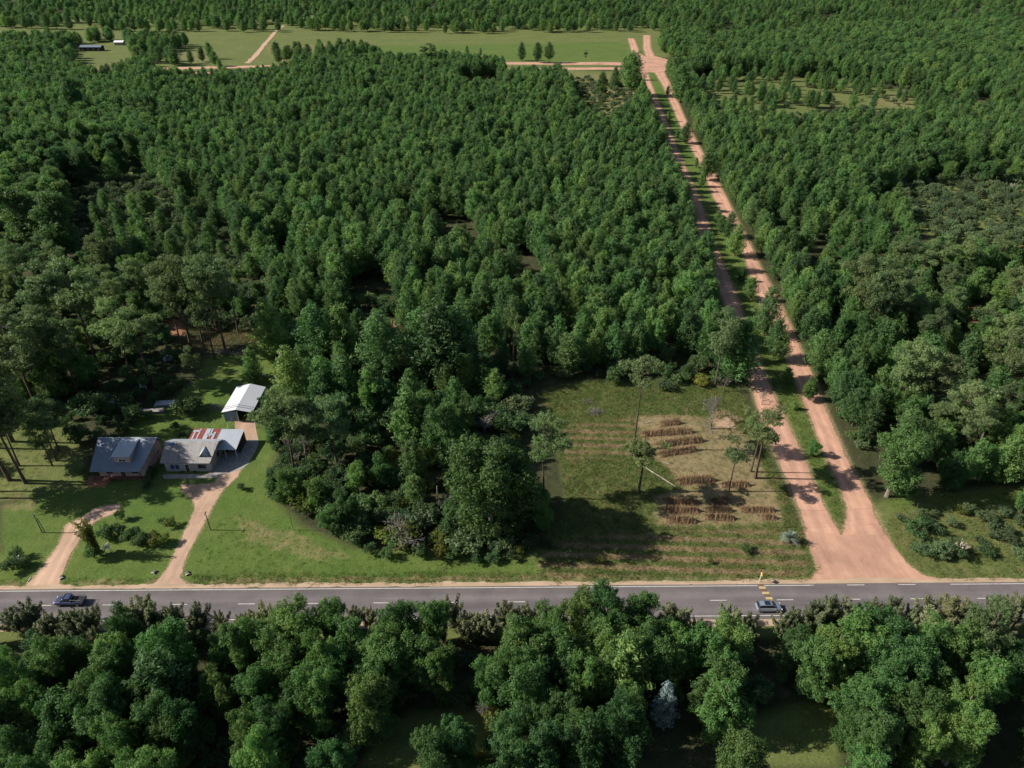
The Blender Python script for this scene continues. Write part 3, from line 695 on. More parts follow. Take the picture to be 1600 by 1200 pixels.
# zones of woodland: (kind, polygon, spacing, (hmin, hmax), keep, label, group)
PLANT = [(300,134),(400,128),(450,116),(500,106),(640,106),(700,102),(780,112),(800,124),(880,130),(893,145),(900,185),(940,205),(990,196),(1003,128),(1020,190),(1035,225),(1058,300),(1082,360),(1108,430),(1135,500),(1155,550),(1162,585),(1050,578),(960,585),(850,590),(800,560),(790,520),(600,500),(440,505),(400,400),(330,320),(235,215),(250,150)]
PHOLES = [[(680,345),(735,345),(735,400),(685,395)], [(770,440),(850,440),(850,475),(775,470)], [(715,128),(775,122),(795,145),(735,150)], [(540,440),(600,440),(640,505),(540,505)]]
Z = [
 ('pine', PLANT, 5.6, (9, 15), .98, 'young pine in the dense plantation left of the twin dirt roads', 'plantation pines left of the dirt roads'),
 ('pine', [(-60,112),(60,116),(120,122),(150,132),(180,136),(200,120),(240,118),(250,134),(300,136),(250,150),(235,215),(330,320),(300,330),(215,250),(120,250),(-60,260)], 6.0, (12,17), .95, 'dark pine in the old wood at the upper left', 'pines of the upper left wood'),
 ('big', [(-60,250),(215,245),(230,262),(110,300),(140,340),(90,380),(-60,410)], 8.0, (15,20), .9, 'dark mature pine in the shaded wood at the left edge', 'mature pines at the left edge'),
 ('pine', [(140,330),(340,330),(440,440),(440,500),(390,440),(250,420),(150,430)], 9.5, (8,12), .6, 'young pine among the scrub above the farmyard', 'pines above the farmyard'),
 ('broad', [(0,420),(150,430),(260,440),(300,500),(250,545),(215,590),(150,600),(90,640),(0,640)], 9.5, (8,13), .85, 'dark bushy tree in the shady wood left of the farm lawn', 'dark trees left of the farm lawn'),
 ('tall', [(-60,430),(150,430),(230,470),(200,560),(90,600),(-60,640)], 12, (15,20), .8, 'tall feathery pine in the shady wood left of the farm', 'tall pines left of the farm'),
 ('broad', [(300,440),(440,440),(560,500),(450,530),(430,500),(330,500)], 9, (6,10), .8, 'low broad tree in the scrub above the farm lawn', 'low trees above the farm lawn'),
 ('pine', [(440,505),(600,505),(800,520),(850,600),(800,650),(760,690),(600,680),(520,640),(460,600)], 8.5, (8,13), .8, 'pine in the thicket right of the farmyard', 'pines of the thicket right of the farmyard'),
 ('big', [(430,640),(500,610),(600,610),(720,600),(790,640),(740,700),(640,720),(520,740),(440,720)], 13, (10,14), .8, 'dark mature pine in the thicket between farm and cleared plot', 'mature pines between farm and cleared plot'),
 ('pine', [(x_ + 5, y_) for x_, y_ in R2 if 105 < y_ < 690] + [(1345,690),(1315,630),(1290,560),(1262,470),(1235,400),(1190,300),(1150,260),(1105,180),(1075,112)], 4.6, (9,13), .95, 'pine in the roadside row right of the twin dirt roads', 'pines lining the right dirt road'),
 ('pine', [(1105,180),(1200,210),(1300,205),(1450,200),(1660,172),(1660,270),(1500,268),(1400,290),(1340,330),(1230,330),(1190,300),(1150,260)], 6.5, (11,15), .95, 'pine in the wood below the grassy glade at the right', 'pines below the right glade'),
 ('broad', [(1200,230),(1450,225),(1660,200),(1660,290),(1400,300),(1250,320)], 13, (11,14), .9, 'rounded broadleaf tree among pines below the right glade', 'broadleaf trees below the right glade'),
 ('pine', [(1085,75),(1250,60),(1680,40),(1680,178),(1560,180),(1555,188),(1540,158),(1320,124),(1170,118),(1085,118)], 8.0, (11,16), .95, 'pine in the wood behind the grassy glade at the upper right', 'pines behind the right glade'),
 ('pine', [(1205,372),(1215,330),(1340,322),(1400,322),(1425,400),(1500,415),(1660,405),(1660,770),(1500,762),(1440,745),(1400,700),(1345,690),(1300,560)], 7.5, (9,13), .9, 'pine in the mixed wood right of the twin dirt roads', 'pines of the right mixed wood'),
 ('tall', [(1290,450),(1400,420),(1660,430),(1660,740),(1440,720),(1330,600)], 17, (13,18), .8, 'tall open pine rising above the mixed wood at the right', 'tall pines of the right mixed wood'),
 ('broad', [(1260,420),(1400,410),(1660,420),(1660,760),(1440,740),(1350,690),(1300,560)], 12, (9,13), .8, 'rounded broadleaf tree in the mixed wood at the right', 'broadleaf trees of the right mixed wood'),
 ('pine', [(1090,128),(1180,122),(1400,132),(1540,165),(1480,188),(1300,165),(1190,200),(1110,165)], 9.5, (7,13), .9, 'scattered pine standing in the grassy glade at the upper right', 'scattered pines in the right glade'),
 ('pine', [(1048,112),(1062,108),(1100,108),(1095,122),(1066,118)], 6, (9,12), 1, 'pine at the near right corner of the far junction', 'pines at the near corner of the far junction'),
 ('pine', [(1030,78),(1030,60),(1100,56),(1110,92),(1085,94),(1056,92)], 7, (9,12), 1, 'pine at the far right corner of the far junction', 'pines at the far corner of the far junction'),
 ('pine', [(150,95),(330,90),(340,104),(150,106),(0,118),(-80,118),(-60,90)], 16, (11,15), .55, 'pine beside the far cross road at the upper left', 'pines beside the far cross road'),
 ('pine', [(420,90),(560,78),(600,100),(560,102),(440,103)], 12, (10,15), .7, 'pine beyond the plantation by the far cross road', 'pines beyond the plantation'),
 ('pine', [(-60,68),(130,66),(150,60),(230,66),(300,70),(270,82),(240,90),(190,84),(130,90),(110,108),(60,108),(-60,104)], 9, (10,15), .85, 'pine of the far wood at the top left corner', 'pines of the top left corner'),
 ('pine', [(-700,66),(-200,40),(300,52),(560,50),(700,54),(1000,50),(1040,58),(1100,60),(1700,58),(2200,60),(1900,4),(700,2),(-700,4)], 13, (10,15), .95, 'distant pine on the plain at the top of the view', 'distant pines on the plain'),
 ('broad', [(-60,1040),(1700,1000),(1700,1290),(-60,1290)], 6.3, (11,17), .92, 'broadleaf tree standing in the wood in front of the highway', 'trees in front of the highway'),
 ('pine', [(-700,130),(-60,122),(-60,600),(-120,780),(-400,780)], 11, (11,15), .9, 'pine in the wood beyond the left edge of the view', 'pines beyond the left edge'),
 ('pine', [(1660,130),(2300,130),(2000,760),(1660,760)], 11, (11,15), .9, 'pine in the wood beyond the right edge of the view', 'pines beyond the right edge'),
]
GLADES = [[(1000,1098),(1085,1098),(1110,1310),(950,1310)], [(640,1105),(770,1105),(800,1180),(560,1200),(600,1140)], [(1150,1110),(1270,1085),(1330,1120),(1310,1230),(1110,1200)]]
pool = {}
GAPS = {i: (.42 if 'distant' in z[5] else .52 if 'scattered pine ' in z[5] else .22 if 'mixed wood' in z[5] else .0) for i, z in enumerate(Z)}
for zi, (key, P, sp, (h0, h1), keep, lab, grp) in enumerate(Z):
    holes = PHOLES if P is PLANT else (GLADES if grp.startswith('trees in front') else [[(115,70),(192,64),(205,108),(120,108)], areas['red'][2], areas['red'][1], areas['bare'][2]])
    for (x, y) in scatter(P, sp, 100 + zi, holes, keep=keep, margin=1.3 if 'roadside row' in lab else 3.1 if 'dense plantation' in lab else 2.2, gaps=GAPS.get(zi, 0) if zi else .05):
        if grp.startswith('trees in front') and y - .009 * x > 74: continue
        hh_ = h0 + (h1 - h0) * min(1, max(0, .55 * float(patchy(x + 50, y, .8)) + .45 * rp.random())); pool.setdefault(key, []).append((x, y, hh_ * (1.08 if rp.random() < .1 else 1), lab, grp))
# keep notable spots clear of zone trees
def in_view(x, y, h):
    for z_ in (0, h):
        dx, dy, dz = x, y, z_ - CAMH
        fz = dy * math.cos(PITCH) - dz * math.sin(PITCH); up = dy * math.sin(PITCH) + dz * math.cos(PITCH)
        if fz > 1 and abs(dx / fz * FPX) < 810 and abs(up / fz * FPX) < 610: return True
    return False
LIM = {'pine': 300, 'big': 200, 'tall': 160, 'broad': 260}
MASSNAME = {'tall': ('far_tall_pines', 'tall feathery pines left of the farm', 'forest'), 'pine': ('pine_forest', 'dense pine forest filling the land behind the nearest trees', 'forest'), 'broad': ('far_broadleaf_wood', 'rounded broadleaf trees scattered among the pines', 'forest'), 'big': ('far_mature_wood', 'mature pines deep in the dark wood', 'forest')}
for key, lst in pool.items():
    lst.sort(key=lambda t: (not in_view(t[0], t[1], t[2]), math.hypot(t[0], t[1])))
    n = 0; rest = []
    for t in lst:
        if n < LIM[key] and in_view(t[0], t[1], t[2]): plant(key, t[0], t[1], t[2], t[3], t[4], wide=rp.uniform(.85, 1.2) * (.82 if key == 'broad' and t[1] < 84 else 1)); n += 1
        else: rest.append(t)
    if rest: mass(MASSNAME[key][0], [(t[0], t[1], 0, rp.uniform(0, 6.28), t[2] / K[key].h) for t in rest], key, MASSNAME[key][1], MASSNAME[key][2])

# ------------------------------------------------------------------ trees one can tell apart
# (kind, top px, top py, height, width factor, label)
FORE = [
 ('casu',34,939,7,1.1,'olive casuarina at the left end of the roadside row'), ('casu',10,950,6,1.1,'olive casuarina cut by the left edge of the view'),
 ('casu',62,956,6,1.0,'olive casuarina in front of the pickup bonnet'), ('casu',90,950,6,1.0,'olive casuarina overlapping the dark pickup'), ('casu',112,955,5.5,1.0,'feathery casuarina below the pickup cab'), ('casu',128,950,6.5,1.1,'brownish casuarina just right of the dark pickup'),
 ('casu',218,931,8,1.1,'tall brown-tipped casuarina between pickup and first centre dash'), ('casu',192,941,7,1,'casuarina beside the bright tree right of the pickup'), ('casu',240,950,6,1,'dark casuarina over the near road edge at the left'), ('casu',262,945,7,1,'casuarina standing alone on the near verge at the left'), ('casu',302,942,7,.9,'wispy pale casuarina leaning over the near lane'),
 ('casu',339,951,6,.9,'slender dark casuarina right of the wispy pale one'), ('casu',375,957,5,1,'low yellowish casuarina on the sandy verge'), ('casu',404,945,7,1.1,'olive casuarina left of the first tall bright tree'), ('casu',425,948,6.5,1,'bushy casuarina touching the first tall bright tree'),
 ('casu',548,947,6,.9,'small brownish casuarina in the gap between two bright trees'), ('casu',575,953,5.5,1,'stubby casuarina in the gap left of the twin bright trees'), ('casu',702,933,8,1,'golden-topped casuarina right of the twin bright trees'), ('casu',727,955,6,1,'dark casuarina right of the golden-topped one'), ('casu',746,956,6.5,1,'brownish casuarina with a ragged top at mid road'), ('casu',765,962,6,1.1,'low casuarina below the ragged brown one'),
 ('casu',798,938,8,1,'sparse spiky casuarina in front of a centre dash at mid road'), ('casu',826,944,7,1,'thin casuarina with bare twigs near mid road'), ('casu',1062,941,7.5,1.1,'brown-green casuarina standing free before the near lane'), ('casu',1092,968,6,1,'small casuarina right of the free-standing one'), ('casu',1152,949,7,1.3,'broad olive casuarina left of the silver car'), ('casu',1178,970,5,1.0,'dull olive casuarina hugging the broad one by the silver car'),
 ('casu',1231,955,6,1.0,'olive casuarina just right of the silver car'), ('casu',1250,955,6,1.1,'bushy casuarina second from the silver car'), ('casu',1276,946,7,1,'casuarina third from the silver car'), ('casu',1301,933,8.5,1,'pointed green casuarina taller than its row mates'), ('casu',1325,940,7.5,1.2,'wide brownish casuarina right of the pointed green one'), ('casu',1345,946,7,1,'casuarina left of the two golden plumes'),
 ('casu',1369,937,7.5,.9,'golden casuarina with a swept left plume'), ('casu',1403,929,8,.75,'slim golden casuarina leaning right over the lane'), ('casu',1432,945,6.5,.9,'thin see-through casuarina right of the slim golden one'), ('casu',1456,941,7.5,1.2,'grey-green casuarina left of the broad brown dome'), ('casu',1503,933,8.5,1.5,'broad brown-domed casuarina near the right end'), ('casu',1530,945,7,1,'dark casuarina right of the brown dome'),
 ('casu',1568,935,8,1,'green casuarina behind the tall candle pine'), ('casu',1597,932,8,1.1,'last casuarina of the row at the right edge'),
 ('broad',181,937,13,.8,'bright green tree rising over the road right of the pickup'), ('broad',71,1002,10,1.1,'round yellow-green tree left of the foreground wood'), ('broad',45,1014,10,1,'round tree at the left border of the foreground wood'), ('broad',117,998,10,.9,'small pale round tree behind the big left crowns'), ('broad',168,985,13,.9,'lumpy tree under the bright roadside tree at the left'),
 ('broad',147,1022,14,1.0,'big dark green tree low at the left'), ('broad',249,986,14,1.1,'big domed tree below the lone verge casuarina'), ('pine',231,1030,15,1.3,'broad blue-green pine low at the left'), ('broad',336,986,11,.9,'round bright tree right of the big domed one'), ('broad',100,1075,13,1.2,'sprawling tree at the lower left'), ('broad',155,1085,13,1,'leafy tree near the lower left corner'),
 ('broad',420,976,14,1.1,'blue-green tree left of the first tall bright crown'), ('broad',450,938,15,1.0,'first tall bright tree over the near lane'), ('broad',447,1000,13,1,'lumpy tree in front of the first tall bright one'), ('broad',455,1060,12,1,'leafy tree low beneath the first tall bright one'), ('broad',513,942,14,.75,'narrow bright tree right of the first tall one'),
 ('broad',615,950,14,.8,'left tree of the bright pair at mid left'), ('broad',595,982,14,1,'wide crown in front of the bright pair'), ('broad',662,938,15,.85,'right tree of the bright pair at mid left'), ('broad',668,985,14,1,'lumpy crown under the right tree of the bright pair'), ('broad',590,1095,9,1,'low dark bush-like tree at the bottom left of centre'),
 ('broad',812,975,15,1.2,'huge fresh green crown just left of centre'), ('broad',825,1030,15,1.1,'green crown below the huge fresh one'), ('broad',863,942,12,.9,'dark round crown touching the near lane at centre'), ('broad',910,931,14,.9,'rounded crown left of the two highest at centre'), ('broad',952,924,15,1,'highest crown over the road at centre'), ('broad',1002,928,15,1,'crown reaching the centre line right of the highest'),
 ('broad',871,970,15,1,'lumpy yellow-green crown at centre'), ('broad',957,978,15,1.1,'broad crown beneath the highest one at centre'), ('broad',1018,976,15,1,'bright lumpy crown right of centre'), ('pine',985,1000,15,1.1,'pointed pine between lumpy crowns at centre'), ('broad',1065,972,14,.9,'bright crown behind the silver conifer'), ('broad',1123,978,15,1,'drooping bright tree left of the silver car'), ('broad',990,1070,12,.9,'small green tree left of the silver conifer'), ('broad',870,1080,12,1.1,'leafy tree at the bottom centre'),
 ('broad',1259,968,12,1.1,'dark blue-green tree right of the silver car'), ('broad',1290,1002,13,1.1,'round yellow-green tree above the small glade'), ('broad',1398,970,15,1.3,'biggest bright dome at the right'), ('broad',1429,1000,15,1.2,'deep green crown beside the biggest bright dome'), ('broad',1377,1055,14,1.2,'bright crown beneath the biggest dome'), ('broad',1480,1030,13,1.1,'green crown right of the deep green one'), ('broad',1440,1080,13,1.1,'leafy crown at the lower right'), ('broad',1521,1105,11,1,'small bright crown near the lower right corner'), ('broad',1350,1110,10,1,'bushy crown at the bottom right of the glade'),
 ('tall',1568,952,17,1.0,'tall open pine with a bare pinkish trunk at the lower right'), ('broad',1600,1000,12,1,'dark tree at the right edge below the open pine'), ('silver',1045,1070,10,1.0,'silver-blue conifer at the bottom centre'), ('bare',757,1078,6,1,'leafless grey tree at the bottom centre'), ('yels',775,1108,4,1.2,'yellow-green bush beside the bottom glade'), ('silver',985,1122,5,1.2,'low silver-blue bush left of the silver conifer'),
]
for (key, px, py, h, wd, lab) in FORE:
    x, y = top_at(px, py, h); g = {'casu': 'casuarinas along the near side of the highway'}.get(key)
    plant(key, x, y, h, lab, g, wide=wd * (1.15 if key == 'casu' else .98))
# (kind, base px, base py, top py, width, label)
STAND = [
 ('tall',353,550,398,1,'tall pine with a bare leaning trunk above the farm lawn'), ('tall',336,561,430,.9,'tall pine left of the one above the farm lawn'), ('tall',300,548,402,1.1,'tall pine with the widest crown behind the farm lawn'), ('tall',318,540,412,.9,'tall pine in the middle of the clump behind the farm lawn'), ('tall',285,545,430,1,'tall pine at the left of the clump behind the farm lawn'), ('tall',340,520,420,.8,'slim tall pine behind the farm clump'), ('tall',372,520,400,.8,'tall pine at the right of the farm clump'),
 ('tall',312,612,544,.9,'slim pale pine with layered branches beside the round garden bush'), ('tall',238,600,480,1.1,'tall pine whose long trunk slants over the shady yard'), ('tall',205,590,468,1.1,'tall pine in the shade left of the slanting one'), ('tall',150,560,407,1.2,'high-crowned pine above the shady yard at the left'), ('tall',110,560,408,1.1,'high-crowned pine at the far left of the yard trees'),
 ('tall',93,605,483,1.2,'pine over the dark wood left of the farm'), ('tall',122,615,500,1,'pine beside the bright undergrowth left of the farm'), ('tall',60,640,486,1.3,'big-crowned pine at the left edge near the farm'), ('tall',30,620,470,1.2,'pine cut by the left edge above the farm'), ('tall',40,755,600,1.1,'forked pine on the yellow grass at the left'), ('tall',15,750,560,1.1,'pine on the yellow grass at the left border'), ('tall',88,720,628,1.2,'pine with a dark trunk left of the blue-roofed house'), ('tall',92,705,622,1.2,'second dark-trunked pine left of the blue-roofed house'), ('tall',82,728,655,1.2,'shorter pine on the sunny grass left of the house'), ('tall',-20,700,560,1.2,'pine outside the left border by the yellow grass'),
 ('tall',-40,778,655,1.3,'pine outside the left border shading the front lawn'), ('tall',-15,768,672,1.3,'pine at the left border shading the front lawn'), ('tall',30,728,640,1.3,'dark pine whose shade falls on the cottage roof'), ('tall',20,690,528,1.2,'shaggy pine at the left border above the yellow grass'),
 ('slim',990,700,552,.9,'very tall slim pine with a small crown in the cleared plot'), ('slim',997,770,682,1.8,'tall pine with a flat round crown in the middle of the cleared plot'), ('slim',1138,768,690,1.5,'thin pine beside the short stacks in the cleared plot'), ('slim',1173,737,648,1.3,'left pine of the pair beside the dirt road'), ('slim',1180,747,642,1.6,'right pine of the pair leaning beside the dirt road'),
 ('tall',1117,603,483,.9,'tall pine behind the dead tree at the plot edge'), ('tall',1135,595,500,.9,'tall pine at the corner of the plantation by the dirt road'), ('pine',1150,600,500,1.2,'full pine at the plantation corner by the dirt road'), ('slim',802,575,480,.5,'thin pale-trunked pine at the thicket edge'), ('slim',805,590,510,.6,'thin pine in front of the pale-trunked one'),
 ('bare',1110,670,600,.8,'dead grey tree standing in the cleared plot'), ('bare',1130,612,585,1,'bare grey tree at the top edge of the cleared plot'), ('bare',632,855,800,1.3,'grey leafless tree at the foot of the thicket'), ('bare',700,800,770,1,'small dead bush in the thicket shade'), ('bare',480,725,660,.8,'dead forked tree on the left flank of the thicket'), ('bare',757,680,640,1.2,'grey twiggy bush beside the cleared plot'), ('bare',1190,632,606,1,'grey twiggy shrub near the top of the plot'),
 ('broad',768,840,690,1.2,'giant bushy tree in the shade at the left of the cleared plot'), ('tall',850,779,648,1.0,'feathery pale pine beside the cleared plot'), ('broad',848,828,770,.8,'dark tree beneath the feathery pale pine'), ('broad',838,812,752,.8,'dark tree on the right flank of the giant bushy one'), ('broad',800,800,720,1,'dark tree tucked behind the giant bushy one'), ('broad',735,830,745,.9,'green tree on the left flank of the giant bushy one'),
 ('pine',650,790,745,1.2,'small bright pine in the thicket'), ('pine',648,760,690,1,'mid-sized pine behind the small bright one'), ('tall',460,740,610,1.1,'crooked pine behind the white shed'), ('tall',528,735,625,1.2,'pale full-crowned pine right of the crooked one'), ('tall',490,730,640,1,'pine between the crooked and the pale ones'), ('broad',455,790,700,1,'dark tree at the left end of the thicket'), ('broad',500,800,720,1,'dark tree inside the left end of the thicket'), ('broad',540,830,745,1.1,'blue-green tree on the lawn edge of the thicket'), ('broad',520,835,770,1,'low blue-green tree on the lawn edge of the thicket'), ('broad',600,760,690,1,'dark tree in the shaded heart of the thicket'), ('broad',560,770,700,1,'dark tree left of the shaded heart'), ('broad',430,775,735,1,'low tree at the very left tip of the thicket'),
 ('broad',700,720,600,1,'tall dark tree at the back of the thicket'), ('broad',665,690,590,1,'tall dark tree left of the back one'), ('broad',720,690,610,.9,'dark tree bordering the shady hollow'), ('pine',640,700,610,1.1,'pointed dark pine at the back of the thicket'),
 ('broad',1385,776,671,1.15,'bushy conical tree at the corner of the right wood'), ('tall',1483,705,598,1.15,'tree with a round crown on a leaning pale trunk at the right'), ('tall',1545,625,520,1.2,'tall pale-trunked pine in the right wood'), ('tall',1361,540,440,1.1,'pine in front of the tall clump at the right'), ('tall',1352,530,402,1,'highest pine of the tall clump at the right'), ('tall',1375,535,420,1,'pine right of the highest in the tall clump'), ('tall',1322,520,400,1,'pine at the left of the tall clump'), ('tall',1415,532,465,1.1,'round-crowned pine at the right of the tall clump'), ('tall',1338,525,430,1,'pine in the middle of the tall clump'), ('tall',1466,488,412,1,'pine beside the brown hollow at the right'), ('tall',1474,520,449,.9,'thin pine below the brown hollow'), ('tall',1570,495,418,1.2,'large-crowned pine near the right edge'), ('tall',1430,440,407,1.1,'low-crowned pine behind the tall clump'), ('tall',1590,540,440,1.2,'pine cut by the right edge'), ('tall',1400,655,533,1.1,'tall pine with dark twin trunks at the right'), ('tall',1392,650,545,1,'second trunk of the dark twin pines at the right'), ('tall',1440,660,555,1.2,'bright round pine above the leaning trunk'), ('broad',1410,730,640,1,'leafy tree right of the conical corner tree'), ('broad',1480,765,700,1,'leafy tree above the mown strip at the right'), ('broad',1600,770,690,1,'dark tree at the right edge above the mown strip'), ('broad',1592,800,764,1,'round bush-like tree at the right edge by the scrub'), ('broad',1570,740,660,1,'leafy tree near the right edge'), ('broad',1530,750,690,1,'leafy tree left of the right-edge trees'),
 ('pine',1193,524,450,1,'dark young pine on the grass between the twin dirt roads'), ('pine',1207,560,500,.9,'pale young pine below the dark one on the road median'), ('pine',1216,565,520,1.2,'bushy pine on the median beside the right dirt road'), ('broad',1262,625,588,1,'small leaning tree beside the right dirt road'), ('broad',1269,712,688,1.1,'round shrub-like tree on the median near its lower end'), ('pine',1043,149,134,1,'lone small pine near the top of the median'), ('pine',1070,224,192,1.3,'dark pine on the median far up the road'), ('pine',1102,282,232,1.2,'pine where trees close over the right dirt road'), ('pine',1112,276,238,1.1,'pine beside the one closing over the right dirt road'), ('pine',1138,372,332,1.1,'pale pine on the upper median'), ('pine',1148,400,352,1.2,'full pine on the upper median'), ('pine',1152,300,255,1.2,'pine on the right verge far up the road'),
 ('tall',672,109,68,1.6,'dark spreading pine at the top of the plantation by the cross road'), ('pine',590,96,72,1,'single dark pine on the far field'), ('pine',730,88,71,1,'pine on the bright far field'), ('pine',751,88,75,.8,'smaller pine right of the one on the bright far field'), ('pine',815,95,66,1,'pine left of the pair by the far cross road'), ('pine',840,98,66,1.1,'left pine of the pair by the far cross road'), ('pine',858,98,66,1.1,'right pine of the pair by the far cross road'), ('tall',915,100,78,.7,'thin tree on the strip between far cross lanes'), ('pine',275,102,68,1.3,'round dark pine above the far cross road at the left'), ('pine',434,92,78,1,'small pine near the far track'), ('pine',345,112,92,1.1,'pine at the near edge of the far cross road'),
 ('pine',940,148,112,1.3,'dark pine in the upper glade left of the road'), ('pine',960,140,105,1.2,'pine by the junction of the far roads'), ('pine',985,150,82,1.2,'tall pine at the corner of the far junction'), ('pine',975,125,88,1,'pine behind the tall one at the far junction'), ('broad',1000,165,128,1.2,'round tree under the corner pine'), ('pine',990,190,150,1.3,'full pine at the lower end of the upper glade'), ('pine',1055,130,82,1.3,'pine on the right corner of the far junction'), ('pine',1062,160,100,1.2,'pine right below the far junction'),
 ('big',60,410,290,1.3,'largest rounded pine at the left edge'), ('big',30,380,330,1.2,'rounded pine in front of the largest at the left edge'), ('big',110,420,300,1.1,'rounded pine casting shade on the dark hollow at the left'), ('pine',180,290,245,1.2,'dark pine standing alone in the left scrub'), ('big',130,200,120,1,'pale-crowned tree in the upper left wood'),
 ('pine',400,600,545,1,'dark pine at the right side of the farm lawn'), ('pine',430,560,470,1.1,'pine above the right end of the farm lawn'), ('pine',500,570,478,1.1,'left pine of the pair above the thicket'), ('pine',540,570,476,1.1,'right pine of the pair above the thicket'), ('pine',600,600,490,1.1,'pine over the sunlit litter patch'), ('pine',690,600,470,1.2,'dense pine group leader at the thicket top'), ('pine',720,590,478,1.1,'pine next to the thicket top leader'), ('pine',665,590,485,1.1,'pine left of the thicket top leader'),
 ('pine',465,640,545,1.1,'pine between the white shed and the thicket'), ('pine',510,640,560,1.2,'dark pine right of the shed'), ('pine',545,645,560,1.1,'dark pine farther right of the shed'),
]
for (key, bx, by, ty, wd, lab) in STAND:
    x, y = at(bx, by); h = height_of(bx, by, ty)
    if 430 < bx < 740 and by > 560 and key in ('broad', 'big'): h *= .85 if by < 740 else .72
    plant(key, x, y, h, lab, None, wide=wd)

for i, (bx, by, h, wd) in enumerate([(1087,262,5,1.2),(1096,292,7,1.1),(1120,352,6,1.2),(1126,368,8,1.2),(1158,440,5,1.2),(1170,470,8,1.2),(1182,512,5,1.3),(1228,600,5,1.2),(1240,640,2.5,1.5),(1044,190,6,1.2),(1058,218,5,1.2)]):
    x, y = at(bx, by); plant('pine', x, y, h, 'small pine growing on the grass median between the twin dirt roads', 'small pines on the median', wide=wd)
rc = random.Random(8)
for i in range(40):
    x = -88 + i * 4.7 + rc.uniform(-1.5, 1.5)
    if abs(x - at(1200, 945)[0]) < 4.5 or abs(x - at(109, 937)[0]) < 4 or rc.random() < .12: continue
    plant('casu', x, 79.6 + .009 * x + rc.uniform(-.8, .8), rc.uniform(4.2, 6.4), 'small casuarina filling the gaps of the roadside row', 'small casuarinas of the roadside row', wide=rc.uniform(1, 1.5))
